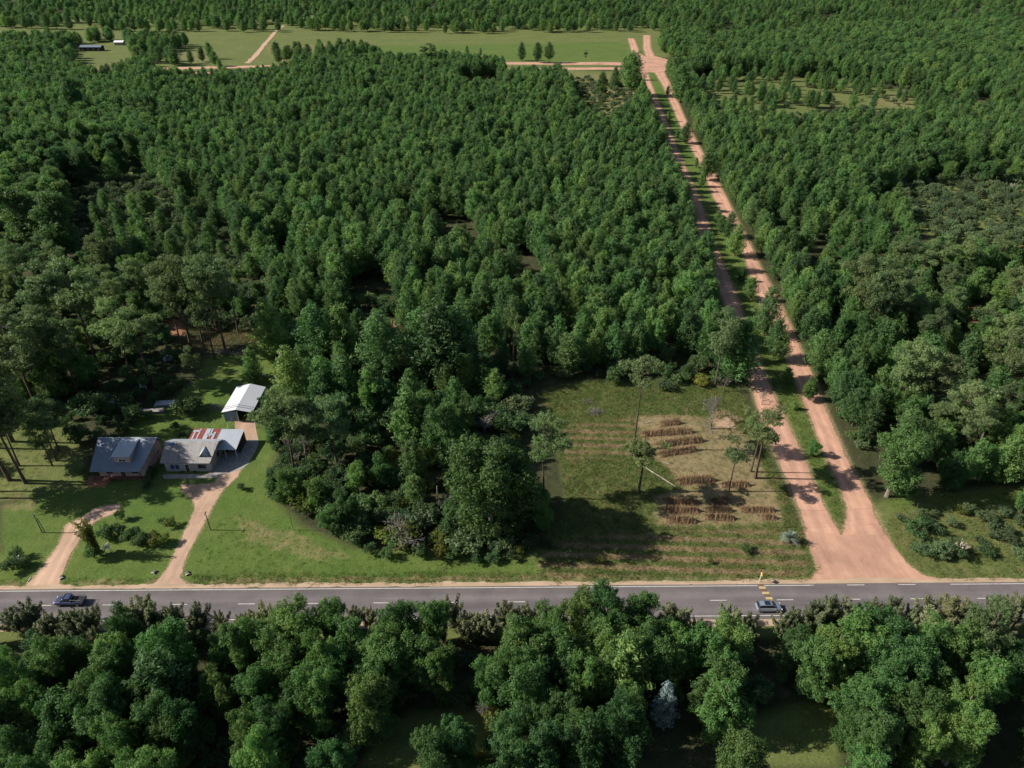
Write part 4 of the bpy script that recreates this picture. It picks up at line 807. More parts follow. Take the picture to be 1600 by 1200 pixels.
# shrubs one by one
SHR = [
 ('shrub',148,872,4,.9,'dark green bush at the foot of the golden cane'), ('shrub',166,842,3.2,1.1,'round dark bush right of the golden cane'), ('shrub',190,812,2.6,.9,'dark bush nearest the driveway end'), ('shrub',186,836,3,1.2,'dark bush in the middle of the garden bed'), ('shrub',202,845,2.6,1.1,'dark bush right of the middle one in the garden bed'), ('shrub',213,838,2.4,1.1,'low bush behind the garden bed'), ('shrub',230,848,2.8,1,'bush with a dark side at the right of the garden bed'), ('shrub',216,852,2.4,1.1,'low round bush at the front of the garden bed'), ('yels',245,850,3,1,'pale yellow-green small tree at the right end of the garden bed'), ('yels',258,850,2.6,1,'second pale small tree at the right end of the garden bed'), ('yels',266,822,2,1.3,'low yellow-green bush alone on the lawn'), ('shrub',256,818,1.6,1.2,'low bush beside the yellow-green one on the lawn'),
 ('shrub',20,890,3,1.2,'round bush under the left sign board'), ('shrub',38,885,2.4,1.1,'bush right of the one under the left sign board'), ('shrub',28,872,2.6,1,'bush behind the left sign board'),
 ('shrub',296,648,5.2,1.5,'round clipped garden bush left of the white shed'), ('shrub',310,642,4.2,1.2,'clipped bush joined to the round garden bush'), ('shrub',275,672,2.4,1,'small dark bush on the back lawn'), ('shrub',292,690,3,1.2,'dark bush behind the brick-topped annexe'), ('shrub',415,640,4,1.2,'leafy bush against the right side of the white shed'), ('greys',425,665,4,1.4,'grey-green bush right of the white shed'),
 ('shrub',377,765,1.8,1,'small bush at the edge of the driveway'), ('shrub',130,745,3,1,'dark bush left of the blue-roofed house'), ('shrub',125,690,5,1.3,'big dark bush in the shade behind the blue-roofed house'), ('shrub',145,650,7,1.4,'large dark evergreen in the shady yard'),
 ('shrub',560,850,3,1.1,'bush at the left foot of the thicket'), ('shrub',580,865,2.6,1.2,'brownish bush at the foot of the thicket'), ('shrub',605,872,2.4,1.2,'low bush at the foot of the thicket near the lawn'), ('shrub',655,868,3,1.1,'green bush under the grey leafless tree'), ('yels',690,868,3.4,1,'yellow-green bush at the foot of the thicket'), ('shrub',708,872,3,1,'dark bush right of the yellow-green one'), ('shrub',745,880,2,1.2,'low bush at the right foot of the thicket'), ('shrub',770,878,2.2,1.4,'sprawling low bush right foot of the thicket'), ('shrub',800,874,2,1.2,'low scrub under the giant tree'), ('yels',810,862,2,1.3,'yellow-green scrub beside the giant tree'), ('shrub',640,830,4,1,'bright bush behind the grey leafless tree'), ('shrub',590,800,4.5,1.2,'bush in the middle of the thicket front'), ('shrub',620,795,4,1.1,'bush beneath the small bright pine'), ('shrub',700,835,4,1.1,'bush at the shady centre of the thicket front'), ('shrub',725,860,3.2,1.1,'bush under the giant bushy tree'),
 ('greys',812,645,5,1.4,'grey-green round bush at the top left of the plot'), ('greys',757,665,5,1.6,'grey-green broad bush in the thicket top'), ('greys',700,720,4.6,1.6,'grey-green bush beside the shady hollow'), ('greys',790,700,3.5,1.5,'grey-green low bush left of the plot'), ('yels',800,690,3,1.2,'yellowish bush left of the plot'), ('yels',1095,600,3,1.6,'yellowish bush at the top edge of the plot'), ('shrub',1060,598,3.4,1.4,'bush at the top edge of the plot'), ('shrub',960,598,5,1,'pointed bush at the top edge of the plot'), ('greys',1040,608,3,1.6,'grey-green bush at the top edge of the plot'),
 ('shrub',1165,862,1.8,1.3,'low bush in the lower crop rows'), ('yels',938,880,1.8,.9,'small yellow-green bush in the lower crop rows'), ('yels',1108,880,1.3,1,'tiny yellow-green bush near the verge'), ('shrub',860,858,2,1.2,'bush at the lower left corner of the plot'), ('shrub',889,880,.9,1.5,'dark low clump in the lower crop rows'),
 ('shrub',1428,835,3.4,1.5,'round dark bush in the scrub right of the junction'), ('shrub',1445,822,2.6,1.4,'bush behind the round dark one in the right scrub'), ('greys',1470,868,3,1.6,'grey-green bush at the front of the right scrub'), ('greys',1440,862,2.6,1.6,'low grey-green bush left front of the right scrub'), ('shrub',1492,870,3,1.1,'bush under the pampas plumes'), ('yels',1500,800,2.0,1.4,'bush at the back of the right scrub'), ('greys',1540,815,2.4,1.8,'wide grey-green bush in the right scrub'), ('greys',1570,845,2.2,2,'wide low bush at the right of the scrub'), ('shrub',1540,865,2,1.8,'low bush at the front right of the scrub'), ('greys',1590,870,2,1.6,'low bush at the right edge of the scrub'),
 ('shrub',1335,690,3,1.4,'dark bush at the right road verge'), ('greys',1345,700,2.4,1.3,'grey-green bush at the right road verge'), ('shrub',1320,655,3,1.4,'bush below the roadside pines'), ('shrub',1200,395,3,1.1,'dark bush by the red bare patch'), ('shrub',1215,392,3,1,'second dark bush by the red bare patch'), ('shrub',1205,412,2.4,1.2,'low bush below the red bare patch'),
 ('greys',910,150,4,1.6,'grey scrub in the upper glade'), ('shrub',930,170,4,1.8,'scrub at the lower end of the upper glade'),
]
for (key, bx, by, h, wd, lab) in SHR:
    x, y = at(bx, by); plant(key, x, y, h, lab, None, wide=wd)
x, y = at(158, 868); cn = plant('cane', x, y, 9.5, 'golden yellow cane clump leaning over the garden bed', cat='tree', wide=.75, rot=0); cn.rotation_euler.y = -.16

# scrub in numbers: nearest as things, the rest one mass
SZ = [
 ([(120,260),(340,250),(430,440),(440,520),(300,520),(230,440),(130,430)], 4.4, 'scrub bush in the opening left of the plantation', 'bushes left of the plantation'),
 ([(430,470),(600,480),(860,520),(1160,590),(1150,600),(850,605),(800,660),(850,800),(840,860),(560,850),(480,820),(420,770),(430,650)], 5.0, 'low bush in the understorey of the thicket by the plot', 'understorey bushes of the thicket'),
 ([(1290,560),(1400,480),(1500,400),(1640,400),(1640,765),(1450,760),(1345,700)], 5.5, 'low bush in the understorey of the right wood', 'understorey bushes of the right wood'),
 ([(1380,285),(1640,270),(1640,400),(1460,380)], 4.6, 'bush in the scrubby opening at the right edge', 'bushes of the right opening'),
 ([(1395,800),(1640,795),(1640,868),(1430,868)], 4.2, 'low bush in the scrub right of the junction', 'bushes right of the junction'),
 ([(0,440),(240,430),(300,560),(250,660),(140,700),(0,660)], 4.6, 'low bush in the shady wood left of the farm', 'understorey bushes left of the farm'),
 ([(890,125),(1000,130),(1010,190),(940,200)], 7, 'bush in the upper glade beside the road', 'bushes of the upper glade'),
 ([(1090,125),(1180,120),(1400,130),(1560,180),(1400,175),(1200,195)], 17, 'bush in the grassy glade at the upper right', 'bushes of the right glade'),
 ([(-40,985),(1660,975),(1660,1090),(-40,1290)], 4.5, 'low bush beneath the roadside trees', 'understorey bushes by the highway'),
 ([(1150,205),(1262,420),(1300,560),(1345,690),(1310,655),(1240,500),(1185,375)], 4.5, 'bush along the right verge of the dirt road', 'verge bushes of the right dirt road'),
]
SZ += [([(440,600),(560,560),(800,600),(840,650),(790,700),(700,740),(640,760),(480,780),(420,760)], 5.5, 'leafy bush in the thicket between farm and plot', 'bushes inside the thicket'), ([(400,770),(470,800),(560,840),(700,865),(840,865),(850,830),(700,800),(560,780),(480,740),(420,740)], 4.6, 'bush along the sunny foot of the thicket', 'bushes along the foot of the thicket')]
sp_pool = []
for i, (P, spc, lab, grp) in enumerate(SZ):
    for (x, y) in scatter(P, spc, 300 + i, [FIELD] + (GLADES if i == 8 else []), margin=1.6):
        if i == 8 and y - .009 * x > 79.5: continue
        sp_pool.append((x, y, rp.uniform(1.4, 4.2) * (1.2 if 'thicket' in grp else .6 if 'junction' in grp else 1), lab, grp))
sp_pool.sort(key=lambda t: math.hypot(t[0], t[1]))
vis = [t for t in sp_pool if in_view(t[0], t[1], 2)]
for t in vis[:0] + sorted(rp.sample(vis, len(vis)), key=lambda t: math.hypot(t[0], t[1]) * (1 if t[1] > 82 else 1.6))[:200]: plant(rp.choice(['shrub', 'greys', 'greys'] if 'right opening' in t[4] or 'glade' in t[4] else ['shrub', 'shrub', 'greys', 'shrub', 'yels']), t[0], t[1], t[2], t[3], t[4], wide=rp.uniform(1, 1.6))
OPENS = ('bushes of the right opening', 'bushes of the right glade', 'bushes of the upper glade', 'bushes left of the plantation', 'bushes right of the junction')
rest_ = sorted(vis, key=lambda t: math.hypot(t[0], t[1]) * (1 if t[1] > 82 else 1.6))[200:]
mass('scrub', [(t[0], t[1], 0, rp.uniform(0, 6.28), t[2] / 3 * 1.25) for t in rest_ if t[4] in OPENS], 'greys', 'grey-green scrub covering the openings between the woods', 'scrub')
und = [(t[0], t[1], 0, rp.uniform(0, 6.28), t[2] / 3 * 1.1) for t in rest_ if t[4] not in OPENS]
for (P, spc, sd_) in ((PLANT, 9, 1), ([(1105,180),(1660,170),(1660,380),(1400,330),(1235,400)], 9, 2), ([(-60,130),(330,116),(340,340),(-60,420)], 9, 3)):
    und += [(x, y, 0, rp.uniform(0, 6.28), rp.uniform(.3, .9)) for (x, y) in scatter(P, spc, 900 + sd_, margin=1.5)]
mass('undergrowth', und, 'shrub', 'low green undergrowth filling the gaps of the woods', 'undergrowth')

# ------------------------------------------------------------------ grasses
def grass_kind(key, mat, h, n, spread, w_, seed):
    rg = np.random.default_rng(seed); k = K[key] = Kind(key, h, mat, mat); 
    for i in range(4):
        b = np.zeros((n, 3)); b[:, :2] = rg.normal(0, spread, (n, 2)); d = unit(np.stack([rg.normal(0, .45, n), rg.normal(0, .45, n), np.ones(n)], 1))
        hh = h * rg.uniform(.5, 1.2, (n, 1)); s = unit(np.cross(d, rg.normal(size=(n, 3)))) * w_
        v = np.stack([b - s, b + s, b + d * hh + s * .2 + rg.normal(0, .05, (n, 3))], 1).reshape(-1, 3)
        f = np.arange(len(v)).reshape(-1, 3); k.joined.append(mesh_np(key, [(v, f, 0)], [mat]))
grass_kind('grass_tuft', M['blade'], .42, 46, .42, .03, 1)
grass_kind('straw_tuft', M['straw'], .38, 46, .40, .028, 2)
def inrows(x, y): return math.sin((y + .05 * x) * 2 * PI / 2.7 + 1.8 * PI / 2.7)
gp, stp = [], []
for (x, y) in scatter(FIELD, .85, 41, margin=.4):
    pr, pd = inside(poly(ROWS_TOP), x, y) | inside(poly(ROWS_BOT), x, y), inside(poly(DRY), x, y)
    if pd: (stp if rp.random() < .8 else gp).append((x, y, 0, rp.uniform(0, 6.28), rp.uniform(.35, .8))) if rp.random() < .55 else None
    elif pr: (stp if inrows(x, y) > 0 else gp).append((x, y, 0, rp.uniform(0, 6.28), rp.uniform(.6, 1.3)))
    else: (gp if rp.random() < .85 else stp).append((x, y, 0, rp.uniform(0, 6.28), rp.uniform(.6, 1.5)))
for (P, spc, s0, s1, mix_) in (([(1280,905),(1400,800),(1640,790),(1640,908),(1470,905),(1410,880),(1350,780)], 1.1, .5, 1.3, .2), ([(1180,600),(1316,834),(1330,820),(1240,580)], 1.0, .5, 1.1, .1),
                               ([(1100,330),(1240,580),(1180,600)], 1.3, .5, 1.1, .1), ([(300,897),(845,893),(845,908),(300,915)], .8, .5, 1.0, .15), ([(350,800),(480,830),(560,860),(840,872),(845,893),(300,897)], 1.8, .3, .7, .25),
                               ([(0,915),(0,905),(250,903),(250,915)], 1.0, .4, .8, .15), ([(280,500),(440,510),(400,552),(300,548)], 1.3, .8, 1.8, .8), ([(0,640),(110,660),(60,790),(0,780)], 2, .4, .9, .4),
                               ([(1290,620),(1330,640),(1380,770),(1500,770),(1640,765),(1640,785),(1400,800)], 1.3, .5, 1.1, .2)):
    for (x, y) in scatter(P, spc, len(gp) + 1, margin=.25):
        (stp if rp.random() < mix_ else gp).append((x, y, 0, rp.uniform(0, 6.28), rp.uniform(s0, s1)))
mass('grass', gp, 'grass_tuft', 'rough green grass growing on the plot and verges', 'grass')
mass('straw_grass', stp, 'straw_tuft', 'dry straw-coloured grass and stubble on the cleared plot', 'dry grass')

# ------------------------------------------------------------------ pampas grass, palm
def pampas(px, py, n, h, label, rad=.6):
    x, y = at(px, py); rg = np.random.default_rng(px); e = empty('pampas_grass', (x, y, 0)); tag(e, label, 'plant')
    bs = np.zeros((160, 3)); a = rg.uniform(0, 2*PI, 160); d = unit(np.stack([np.cos(a) * .8, np.sin(a) * .8, rg.uniform(.5, 1.6, 160)], 1)); s = np.cross(d, [0, 0, 1.0]) * .03; bs[:, :2] = rg.normal(0, rad * .3, (160, 2))
    L = h * .55 * rg.uniform(.6, 1, (160, 1)); m1 = bs + d * L * .6; t1 = bs + d * L + np.array([0, 0, -.25])
    v = np.stack([bs - s, bs + s, m1 + s, m1 - s], 1).reshape(-1, 3); v2 = np.stack([m1 - s, m1 + s, t1 + s * .2, t1 - s * .2], 1).reshape(-1, 3)
    link('leaves', mesh_np('pampas_leaves', [(v, np.arange(640).reshape(-1, 4), 0), (v2, np.arange(640).reshape(-1, 4), 0)], [M['grey']]), e)
    for i in range(n):
        a = rg.uniform(0, 2*PI); o_ = rg.uniform(.1, rad * 1.6); top = Vector((math.cos(a)*o_, math.sin(a)*o_, h * rg.uniform(.75, 1)))
        Cc = np.array([tuple(Vector((0, 0, 0)).lerp(top, q)) for q in np.linspace(.72, 1, 4)])
        v, f = leaves(Cc, [.13, .17, .15, .08], np.tile([[0, 0, 1.0]], (4, 1)), 1.6, 14, .22, .08, rg, along=1)
        st = MB().tube([(0, 0, 0), top], .012, 4)
        p = link('plume', mesh_np('plume', [(v, f, 0)], [M['plume']]), e)
pampas(1497, 866, 14, 3.2, 'cream-plumed pampas grass in the scrub right of the junction', .9)
pampas(110, 300, 12, 4, 'cream-plumed pampas grass beside the dark hollow at the left', 1.5)
pampas(170, 345, 12, 3.6, 'pale pampas grass in the left opening', 1.5)
pampas(1352, 682, 9, 2.4, 'pale pampas grass at the edge of the right wood', .8)
pampas(1580, 300, 12, 4, 'pampas grass in the scrubby opening at the right edge', 1.8)
pampas(1555, 285, 10, 3.6, 'smaller pampas grass in the opening at the right edge', 1.5)
pampas(957, 182, 9, 3, 'pampas grass in the upper glade left of the road', 1.2)
def palm(px, py):
    x, y = at(px, py); e = empty('palm', (x, y, 0)); tag(e, 'silvery low palm beside the dirt road junction', 'palm'); rg = random.Random(4)
    mb = MB(); mb.tube([(0, 0, -.05), (0, 0, .6), (0, 0, 1.2)], [.3, .27, .22], 9); mb.build('trunk', M['barkp'], e)
    for i in range(34):
        a = i * 2.4 + rg.uniform(-.2, .2); el = R(rg.uniform(15, 80)); L = rg.uniform(2.1, 2.8); pts = []
        for j in range(9):
            t = j / 8; r_ = L * t * math.cos(el) * (1 - .1 * t); z_ = 1.25 + L * t * math.sin(el) - 1.5 * t * t * math.cos(el); pts.append(Vector((math.cos(a) * r_, math.sin(a) * r_, z_)))
        m2 = MB(); m2.tube(pts, [.035 * (1 - .09 * j) for j in range(9)], 4)
        for j in range(1, 8):
            for q in (0, .5):
                p = pts[j].lerp(pts[j+1], q); tg = (pts[j+1] - pts[j]).normalized(); sd_ = tg.cross(Vector((0, 0, 1))).normalized()
                for sg in (-1, 1):
                    dd = (sd_ * sg * .8 + tg * .6 + Vector((0, 0, .25))).normalized(); l_ = .62 * math.sin(PI * (.15 + .8 * (j + q) / 9)); up = tg.cross(dd).normalized() * .0 + tg * .035
                    m2.face([p - up, p + up, p + dd * l_ + Vector((0, 0, -.06))])
        m2.build('frond', M['palm'], e)
palm(1232, 848)

# ------------------------------------------------------------------ stacks of cut poles in the cleared plot
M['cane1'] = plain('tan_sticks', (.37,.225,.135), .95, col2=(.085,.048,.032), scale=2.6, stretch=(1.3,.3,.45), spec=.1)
M['cane2'] = plain('dark_shaded_sticks', (.17,.10,.065), .95, col2=(.04,.028,.02), scale=4.5, stretch=(1.6,1,.15), spec=.1)  # dark brown sticks; also puts a tree crown's shade into the short stack's colour
def stack(p0, p1, hgt, dark, label):
    a = Vector((*at(*p0), 0)); b = Vector((*at(*p1), 0)); L = (b - a).length; ang = math.atan2(b.y - a.y, b.x - a.x)
    hgt *= 1.1; rg = random.Random(int(p0[0] * 7 + p0[1])); mb = MB(); n = int(L / .055)
    for i in range(n):
        for sg in (-1, 1):
            if rg.random() < .06 + .3 * (math.sin(i * .055 * 2 * PI / .75) < -.5): continue
            t = (i + rg.random()) / n * L; e_ = min(t, L - t, 1) ; bun = .5 + .5 * math.sin(t * 2 * PI / .75 + 1.5 * math.sin(t * 1.3)); hh = hgt * rg.uniform(.85, 1.1) * (.55 + .45 * e_) * (.72 + .36 * bun); lean = rg.gauss(.10, .08) + .12 * (bun - .5)
            bt = (t, -sg * (.55 * hgt + rg.uniform(-.12, .12)), 0); tp = (t + lean * hgt, sg * rg.uniform(-.02, .30), hh); r_ = rg.uniform(.016, .034)
            mb.tube([bt, tp], [r_, r_ * .75], 4)
    for i in range(int(L * 4)):
        t = rg.uniform(0, L); mb.tube([(t, rg.uniform(-1, -.5) * hgt * .8, .03), (t + rg.gauss(0, .5), rg.uniform(-1.3, -.7) * hgt * .8, .05)], .02, 4)
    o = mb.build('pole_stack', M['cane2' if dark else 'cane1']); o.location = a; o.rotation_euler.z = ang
    tag(o, label, 'pole stack', 'rows of leaning cut poles on the cleared plot')
for s_ in [((1030,663),(1062,661),1.5,0,'short tan pole stack farthest back in the plot'), ((1000,680),(1080,675),1.5,0,'longest tan pole stack, second from the back'), ((1022,697),(1097,688),1.6,0,'long pole stack with a dark right end, third from the back'), ((1026,712),(1087,703),1.5,0,'tan pole stack fourth from the back'),
           ((1053,754),(1114,750),1.6,0,'tan pole stack standing alone in the middle of the plot'), ((1124,759),(1170,758),1.4,0,'tan pole stack beside the thin pine'),
           ((1034,783),(1091,786),1.3,0,'back row pole stack of the left front trio'), ((1036,797),(1092,799),1.3,0,'middle pole stack of the left front trio'), ((1038,812),(1086,815),1.4,0,'front pole stack of the left front trio with dark gaps'),
           ((1108,784),(1140,784),1.4,1,'short pole stack at the centre front, crown shade put into its dark colour'), ((1100,797),(1143,798),1.3,1,'dark brown pole stack in front of the one coloured as shaded'), ((1098,808),(1146,811),1.4,0,'tan pole stack at the centre front'),
           ((1155,797),(1210,798),1.2,0,'pole stack at the right front near the road'), ((1187,808),(1212,810),1.2,0,'shortest pole stack at the right front corner')]:
    stack(*s_)
def log(name, p, q, r_, mat, label, cat='log', z=.12):
    a = P3(*p) + Vector((0, 0, z)); b = P3(*q) + Vector((0, 0, z)); return tag(MB().tube([a, (a + b) / 2, b], [r_, r_ * .9, r_ * .7], 8).build(name, mat), label, cat)
M['palelog'] = plain('peeled_wood', (.55,.48,.40), .85, noise=.15, scale=2)
log('fallen_log', (1008,731), (1062,765), .10, M['palelog'], 'long pale peeled log lying across the cleared plot')
log('fallen_log', (1034,722), (1046,726), .06, M['palelog'], 'short pale branch lying beside the peeled log')
log('fallen_log', (1010,661), (1020,659), .12, M['palelog'], 'short thick log left of the back pole stack')
def brush(px, py, rad, label, n=60, hgt=.8, mat=None):
    x, y = at(px, py); rg = random.Random(px); mb = MB()
    for i in range(n):
        a = rg.uniform(0, 2*PI); c_ = Vector((rg.gauss(0, rad*.45), rg.gauss(0, rad*.35), rg.uniform(.05, hgt))); d = Vector((math.cos(a), math.sin(a), rg.uniform(-.2, .35))) * rg.uniform(.5, 1.4)
        p, q = c_ - d * .6, c_ + d; p.z = max(p.z, .02); q.z = max(q.z, .02); mb.tube([p, q], [.035, .012], 4)
    o = mb.build('brush_pile', mat or M['dead']); o.location = (x, y, 0); tag(o, label, 'brush pile')
brush(930, 645, 2.0, 'heap of grey dead branches on the left of the cleared plot', 90, 1.0)
brush(915, 628, 1.5, 'small scatter of dead branches above the grey heap', 30, .3)
brush(378, 552, 3, 'brown brush heap along the top of the farm lawn', 150, 1.0)
brush(350, 552, 2.2, 'brush heap at the foot of the tall pines by the farm lawn', 100, .9)
brush(405, 590, 2.2, 'brush heap above the white shed', 130, 1.3)
brush(338, 638, 1.8, 'rubbish and branch pile left of the white shed', 80, .8)

# ------------------------------------------------------------------ houses
M['wall_w'] = plain('render_wall', (.40,.36,.345), .9, noise=.08, scale=1.5)
M['wall_p'] = plain('pink_wall', (.50,.34,.30), .9, noise=.12, scale=1.2)
M['roof_b'] = corrugated('blue_grey_sheet_roof', (.19,.225,.28), (.145,.18,.225), metal=.2, rough=.45)
M['roof_g'] = corrugated('weathered_grey_roof', (.215,.20,.19), (.115,.105,.095), (.27,.255,.24), metal=.1, rough=.6)
M['roof_w'] = corrugated('white_sheet_roof', (.66,.66,.69), (.56,.57,.60), metal=.15, rough=.4, axis=1)
M['roof_c'] = corrugated('pale_sheet_roof', (.46,.49,.53), (.38,.41,.44), metal=.2, rough=.45)
M['roof_r'] = plain('red_tiles', (.30,.07,.055), .7, noise=.25, scale=2)
M['brick_d'] = plain('dark_boards', (.06,.045,.04), .9, noise=.2)
M['wood'] = plain('dark_wood', (.10,.06,.04), .8, noise=.2, scale=3)
M['bluep'] = plain('blue_frame', (.10,.16,.35), .5, noise=.05)
def window(parent, x, y, z, w_, h_, axis='y', frame=None, name='window', panes=2, out=-1):
    """a framed window standing proud of a wall; axis is the wall normal"""
    f = MB(); t = .07
    def bx(a0, a1, z0, z1, d0, d1):
        if axis == 'y': f_.box(x + a0, x + a1, y + min(out*d0, out*d1), y + max(out*d0, out*d1), z + z0, z + z1)
        else: f_.box(x + min(out*d0, out*d1), x + max(out*d0, out*d1), y + a0, y + a1, z + z0, z + z1)
    f_ = f; bx(-w_/2, w_/2, 0, t, .003, .08); bx(-w_/2, w_/2, h_-t, h_, .003, .08); bx(-w_/2, -w_/2+t, t, h_-t, .003, .08); bx(w_/2-t, w_/2, t, h_-t, .003, .08)
    for i in range(1, panes): bx(-w_/2 + w_*i/panes - t/2, -w_/2 + w_*i/panes + t/2, t, h_-t, .003, .075)
    fo = f.build(name, frame or M['wood'], parent)
    f_ = MB(); bx(-w_/2+t, w_/2-t, t, h_-t, .004, .03); f_.build('pane', M['glass'], fo)
    f_ = MB(); bx(-w_/2-.06, w_/2+.06, -.09, 0, .003, .14); f_.build('sill', M['conc'], fo)
    return fo
def door(parent, x, y, w_, h_, mat):
    fo = MB().box(x - w_/2, x + w_/2, y - .07, y - .003, .03, h_).build('door', mat, parent)
    f = MB(); f.box(x - w_/2 - .07, x - w_/2, y - .09, y - .003, .03, h_ + .07); f.box(x + w_/2, x + w_/2 + .07, y - .09, y - .003, .03, h_ + .07); f.box(x - w_/2, x + w_/2, y - .09, y - .003, h_, h_ + .07)
    f.build('frame', M['white'], fo); MB().box(x + w_/2 - .16, x + w_/2 - .1, y - .12, y - .07, 1.0, 1.12).build('handle', M['chrome'], fo)
    return fo
# house A: pink walls, long blue-grey roof, shed dormer
HA = empty('cottage', (-86.2, 125.2, 0)); tag(HA, 'pink-walled cottage with a long blue-grey metal roof half in tree shade', 'house')
def wl(e, x, y, z): return (x - e.location.x, y - e.location.y, z)
XL, XR, YF, YB, YR, ZE, ZR = -91.2, -80.9, 122.6, 131.2, 128.4, 3.0, 6.3
zf = lambda y: ZE - .25 + (y - 120.8) / (YR - 120.8) * (ZR - ZE + .25)   # front slope
zb = lambda y: ZR - (y - YR) * .95
mb = MB()
gp_ = lambda X: [wl(HA, X, YF, 0), wl(HA, X, YB, 0), wl(HA, X, YB, zb(YB) - .15), wl(HA, X, YR, ZR - .18), wl(HA, X, YF, zf(YF) - .15)]
mb.prism(gp_(XR - .2), (.2, 0, 0)); mb.prism(gp_(XL), (.2, 0, 0))
mb.box(*[v - HA.location.x for v in (XL + .2, XR - .2)], *[v - HA.location.y for v in (YF, YF + .2)], 0, zf(YF) - .17)
mb.box(*[v - HA.location.x for v in (XL + .2, XR - .2)], *[v - HA.location.y for v in (YB - .2, YB)], 0, zb(YB) - .17)
mb.build('wall', M['wall_p'], HA)
mb = MB(); mb.slab([wl(HA, -92.6, YR, ZR), wl(HA, -79.4, YR, ZR), wl(HA, -80.9, 120.8, ZE - .25), wl(HA, -91.9, 120.8, ZE - .25)], .1)
rA = mb.build('roof', M['roof_b'], HA)
MB().slab([wl(HA, -92.6, YR + .01, ZR), wl(HA, -79.4, YR + .01, ZR), wl(HA, -80.3, YB + .5, zb(YB + .5)), wl(HA, -91.9, YB + .5, zb(YB + .5))], .1).build('rear_roof', M['roof_b'], HA)
mb = MB().tube([wl(HA, -92.6, YR, ZR + .03), wl(HA, -79.4, YR, ZR + .03)], .1, 8); mb.build('ridge_cap', M['roof_c'], rA)
# dormer
dx0, dx1 = -87.0, -83.5; dm = empty('dormer', (0, 0, 0)); dm.parent = HA
mb = MB(); yfd = 122.9; zt = 5.45
side = lambda X: [wl(HA, X, yfd, zf(yfd) - .05), wl(HA, X, yfd, zt - .1), wl(HA, X, 127.2, 6.0), wl(HA, X, 127.2, zf(127.2) - .05)]
mb.prism(side(dx1 - .12), (.12, 0, 0)); mb.prism(side(dx0), (.12, 0, 0)); mb.box(dx0 + .12 - HA.location.x, dx1 - .12 - HA.location.x, yfd - HA.location.y, yfd + .12 - HA.location.y, zf(yfd) - .05, zt - .12)
mb.build('dormer_wall', M['wall_p'], dm)
MB().slab([wl(HA, dx0 - .25, 122.5, zt), wl(HA, dx1 + .25, 122.5, zt), wl(HA, dx1 + .25, 128.1, 6.28), wl(HA, dx0 - .25, 128.1, 6.28)], .08).build('dormer_roof', M['roof_c'], dm)
window(dm, (dx0 + dx1) / 2 - HA.location.x, yfd - HA.location.y, zf(yfd) + .15, 1.6, .75, frame=M['white'], name='dormer_window')
window(HA, XR - HA.location.x, 127.6 - HA.location.y, 3.6, 1.0, 1.1, axis='x', out=1, frame=M['white'])
window(HA, XR - HA.location.x, 129.3 - HA.location.y, 1.0, 1.1, 1.1, axis='x', out=1, frame=M['white'])
window(HA, -88.8 - HA.location.x, YF - HA.location.y, .9, 1.4, 1.1); door(HA, -86 - HA.location.x, YF - HA.location.y, .9, 2.0, M['wood']); window(HA, -83.2 - HA.location.x, YF - HA.location.y, .9, 1.4, 1.1)
for xp in (-91.6, -88, -84.5, -81.2): MB().box(xp - .07 - HA.location.x, xp + .07 - HA.location.x, 121.0 - HA.location.y, 121.14 - HA.location.y, .05, ZE - .33).build('porch_post', M['wood'], HA)
MB().box(-91.9 - HA.location.x, -81.0 - HA.location.x, 121.6 - HA.location.y, YF - .01 - HA.location.y, .002, .09).build('porch_floor', plain('red_porch_floor', (.22,.09,.07), .8, noise=.15), HA)
# house B
HB = empty('farmhouse', (-72.2, 126.5, 0)); tag(HB, 'pale farmhouse with a weathered streaky grey roof and a small dormer', 'house')
XL, XR, YF, YB, YR, ZE, ZR = -77.2, -67.0, 124.3, 131.6, 128.6, 2.75, 5.1
ox, oy = HB.location.x, HB.location.y; zf2 = lambda y: 2.6 + (y - 123.9) / (YR - 123.9) * (ZR - 2.6); zb2 = lambda y: ZR - (y - YR) * .55
gp2 = lambda X: [(X-ox, YF-oy, 0), (X-ox, YB-oy, 0), (X-ox, YB-oy, zb2(YB)-.14), (X-ox, YR-oy, ZR-.15), (X-ox, YF-oy, zf2(YF)-.14)]
mb = MB(); mb.prism(gp2(XR - .2), (.2, 0, 0)); mb.prism(gp2(XL), (.2, 0, 0)); mb.box(XL+.2-ox, XR-.2-ox, YF-oy, YF+.2-oy, 0, zf2(YF)-.16); mb.box(XL+.2-ox, XR-.2-ox, YB-.2-oy, YB-oy, 0, zb2(YB)-.16); mb.build('wall', M['wall_w'], HB)
rB = MB().slab([(-78.1-ox, YR-oy, ZR), (-66.0-ox, YR-oy, ZR), (-66.9-ox, 123.9-oy, 2.6), (-77.9-ox, 123.9-oy, 2.6)], .09).build('roof', M['roof_g'], HB)
MB().slab([(-78.1-ox, YR+.01-oy, ZR), (-66.0-ox, YR+.01-oy, ZR), (-66.5-ox, YB+.4-oy, zb2(YB+.4)), (-77.9-ox, YB+.4-oy, zb2(YB+.4))], .09).build('rear_roof', M['roof_c'], HB)
MB().box(-77.2-ox, -75.9-ox, 127.7-oy, 128.3-oy, 4.4, 5.05).build('skylight', M['bluep'], rB)
dm = empty('dormer', (0, 0, 0)); dm.parent = HB
mb = MB(); a_ = [(-69.8, 125.6), (-67.9, 125.6), (-67.9, 127.6), (-69.8, 127.6)]
mb.prism([(-69.3-ox, 125.5-oy, zf2(125.5)-.03), (-67.9-ox, 125.5-oy, zf2(125.5)-.03), (-68.6-ox, 125.5-oy, 4.5)], (0, 2.0, 0)); mb.build('dormer_wall', M['wall_w'], dm)
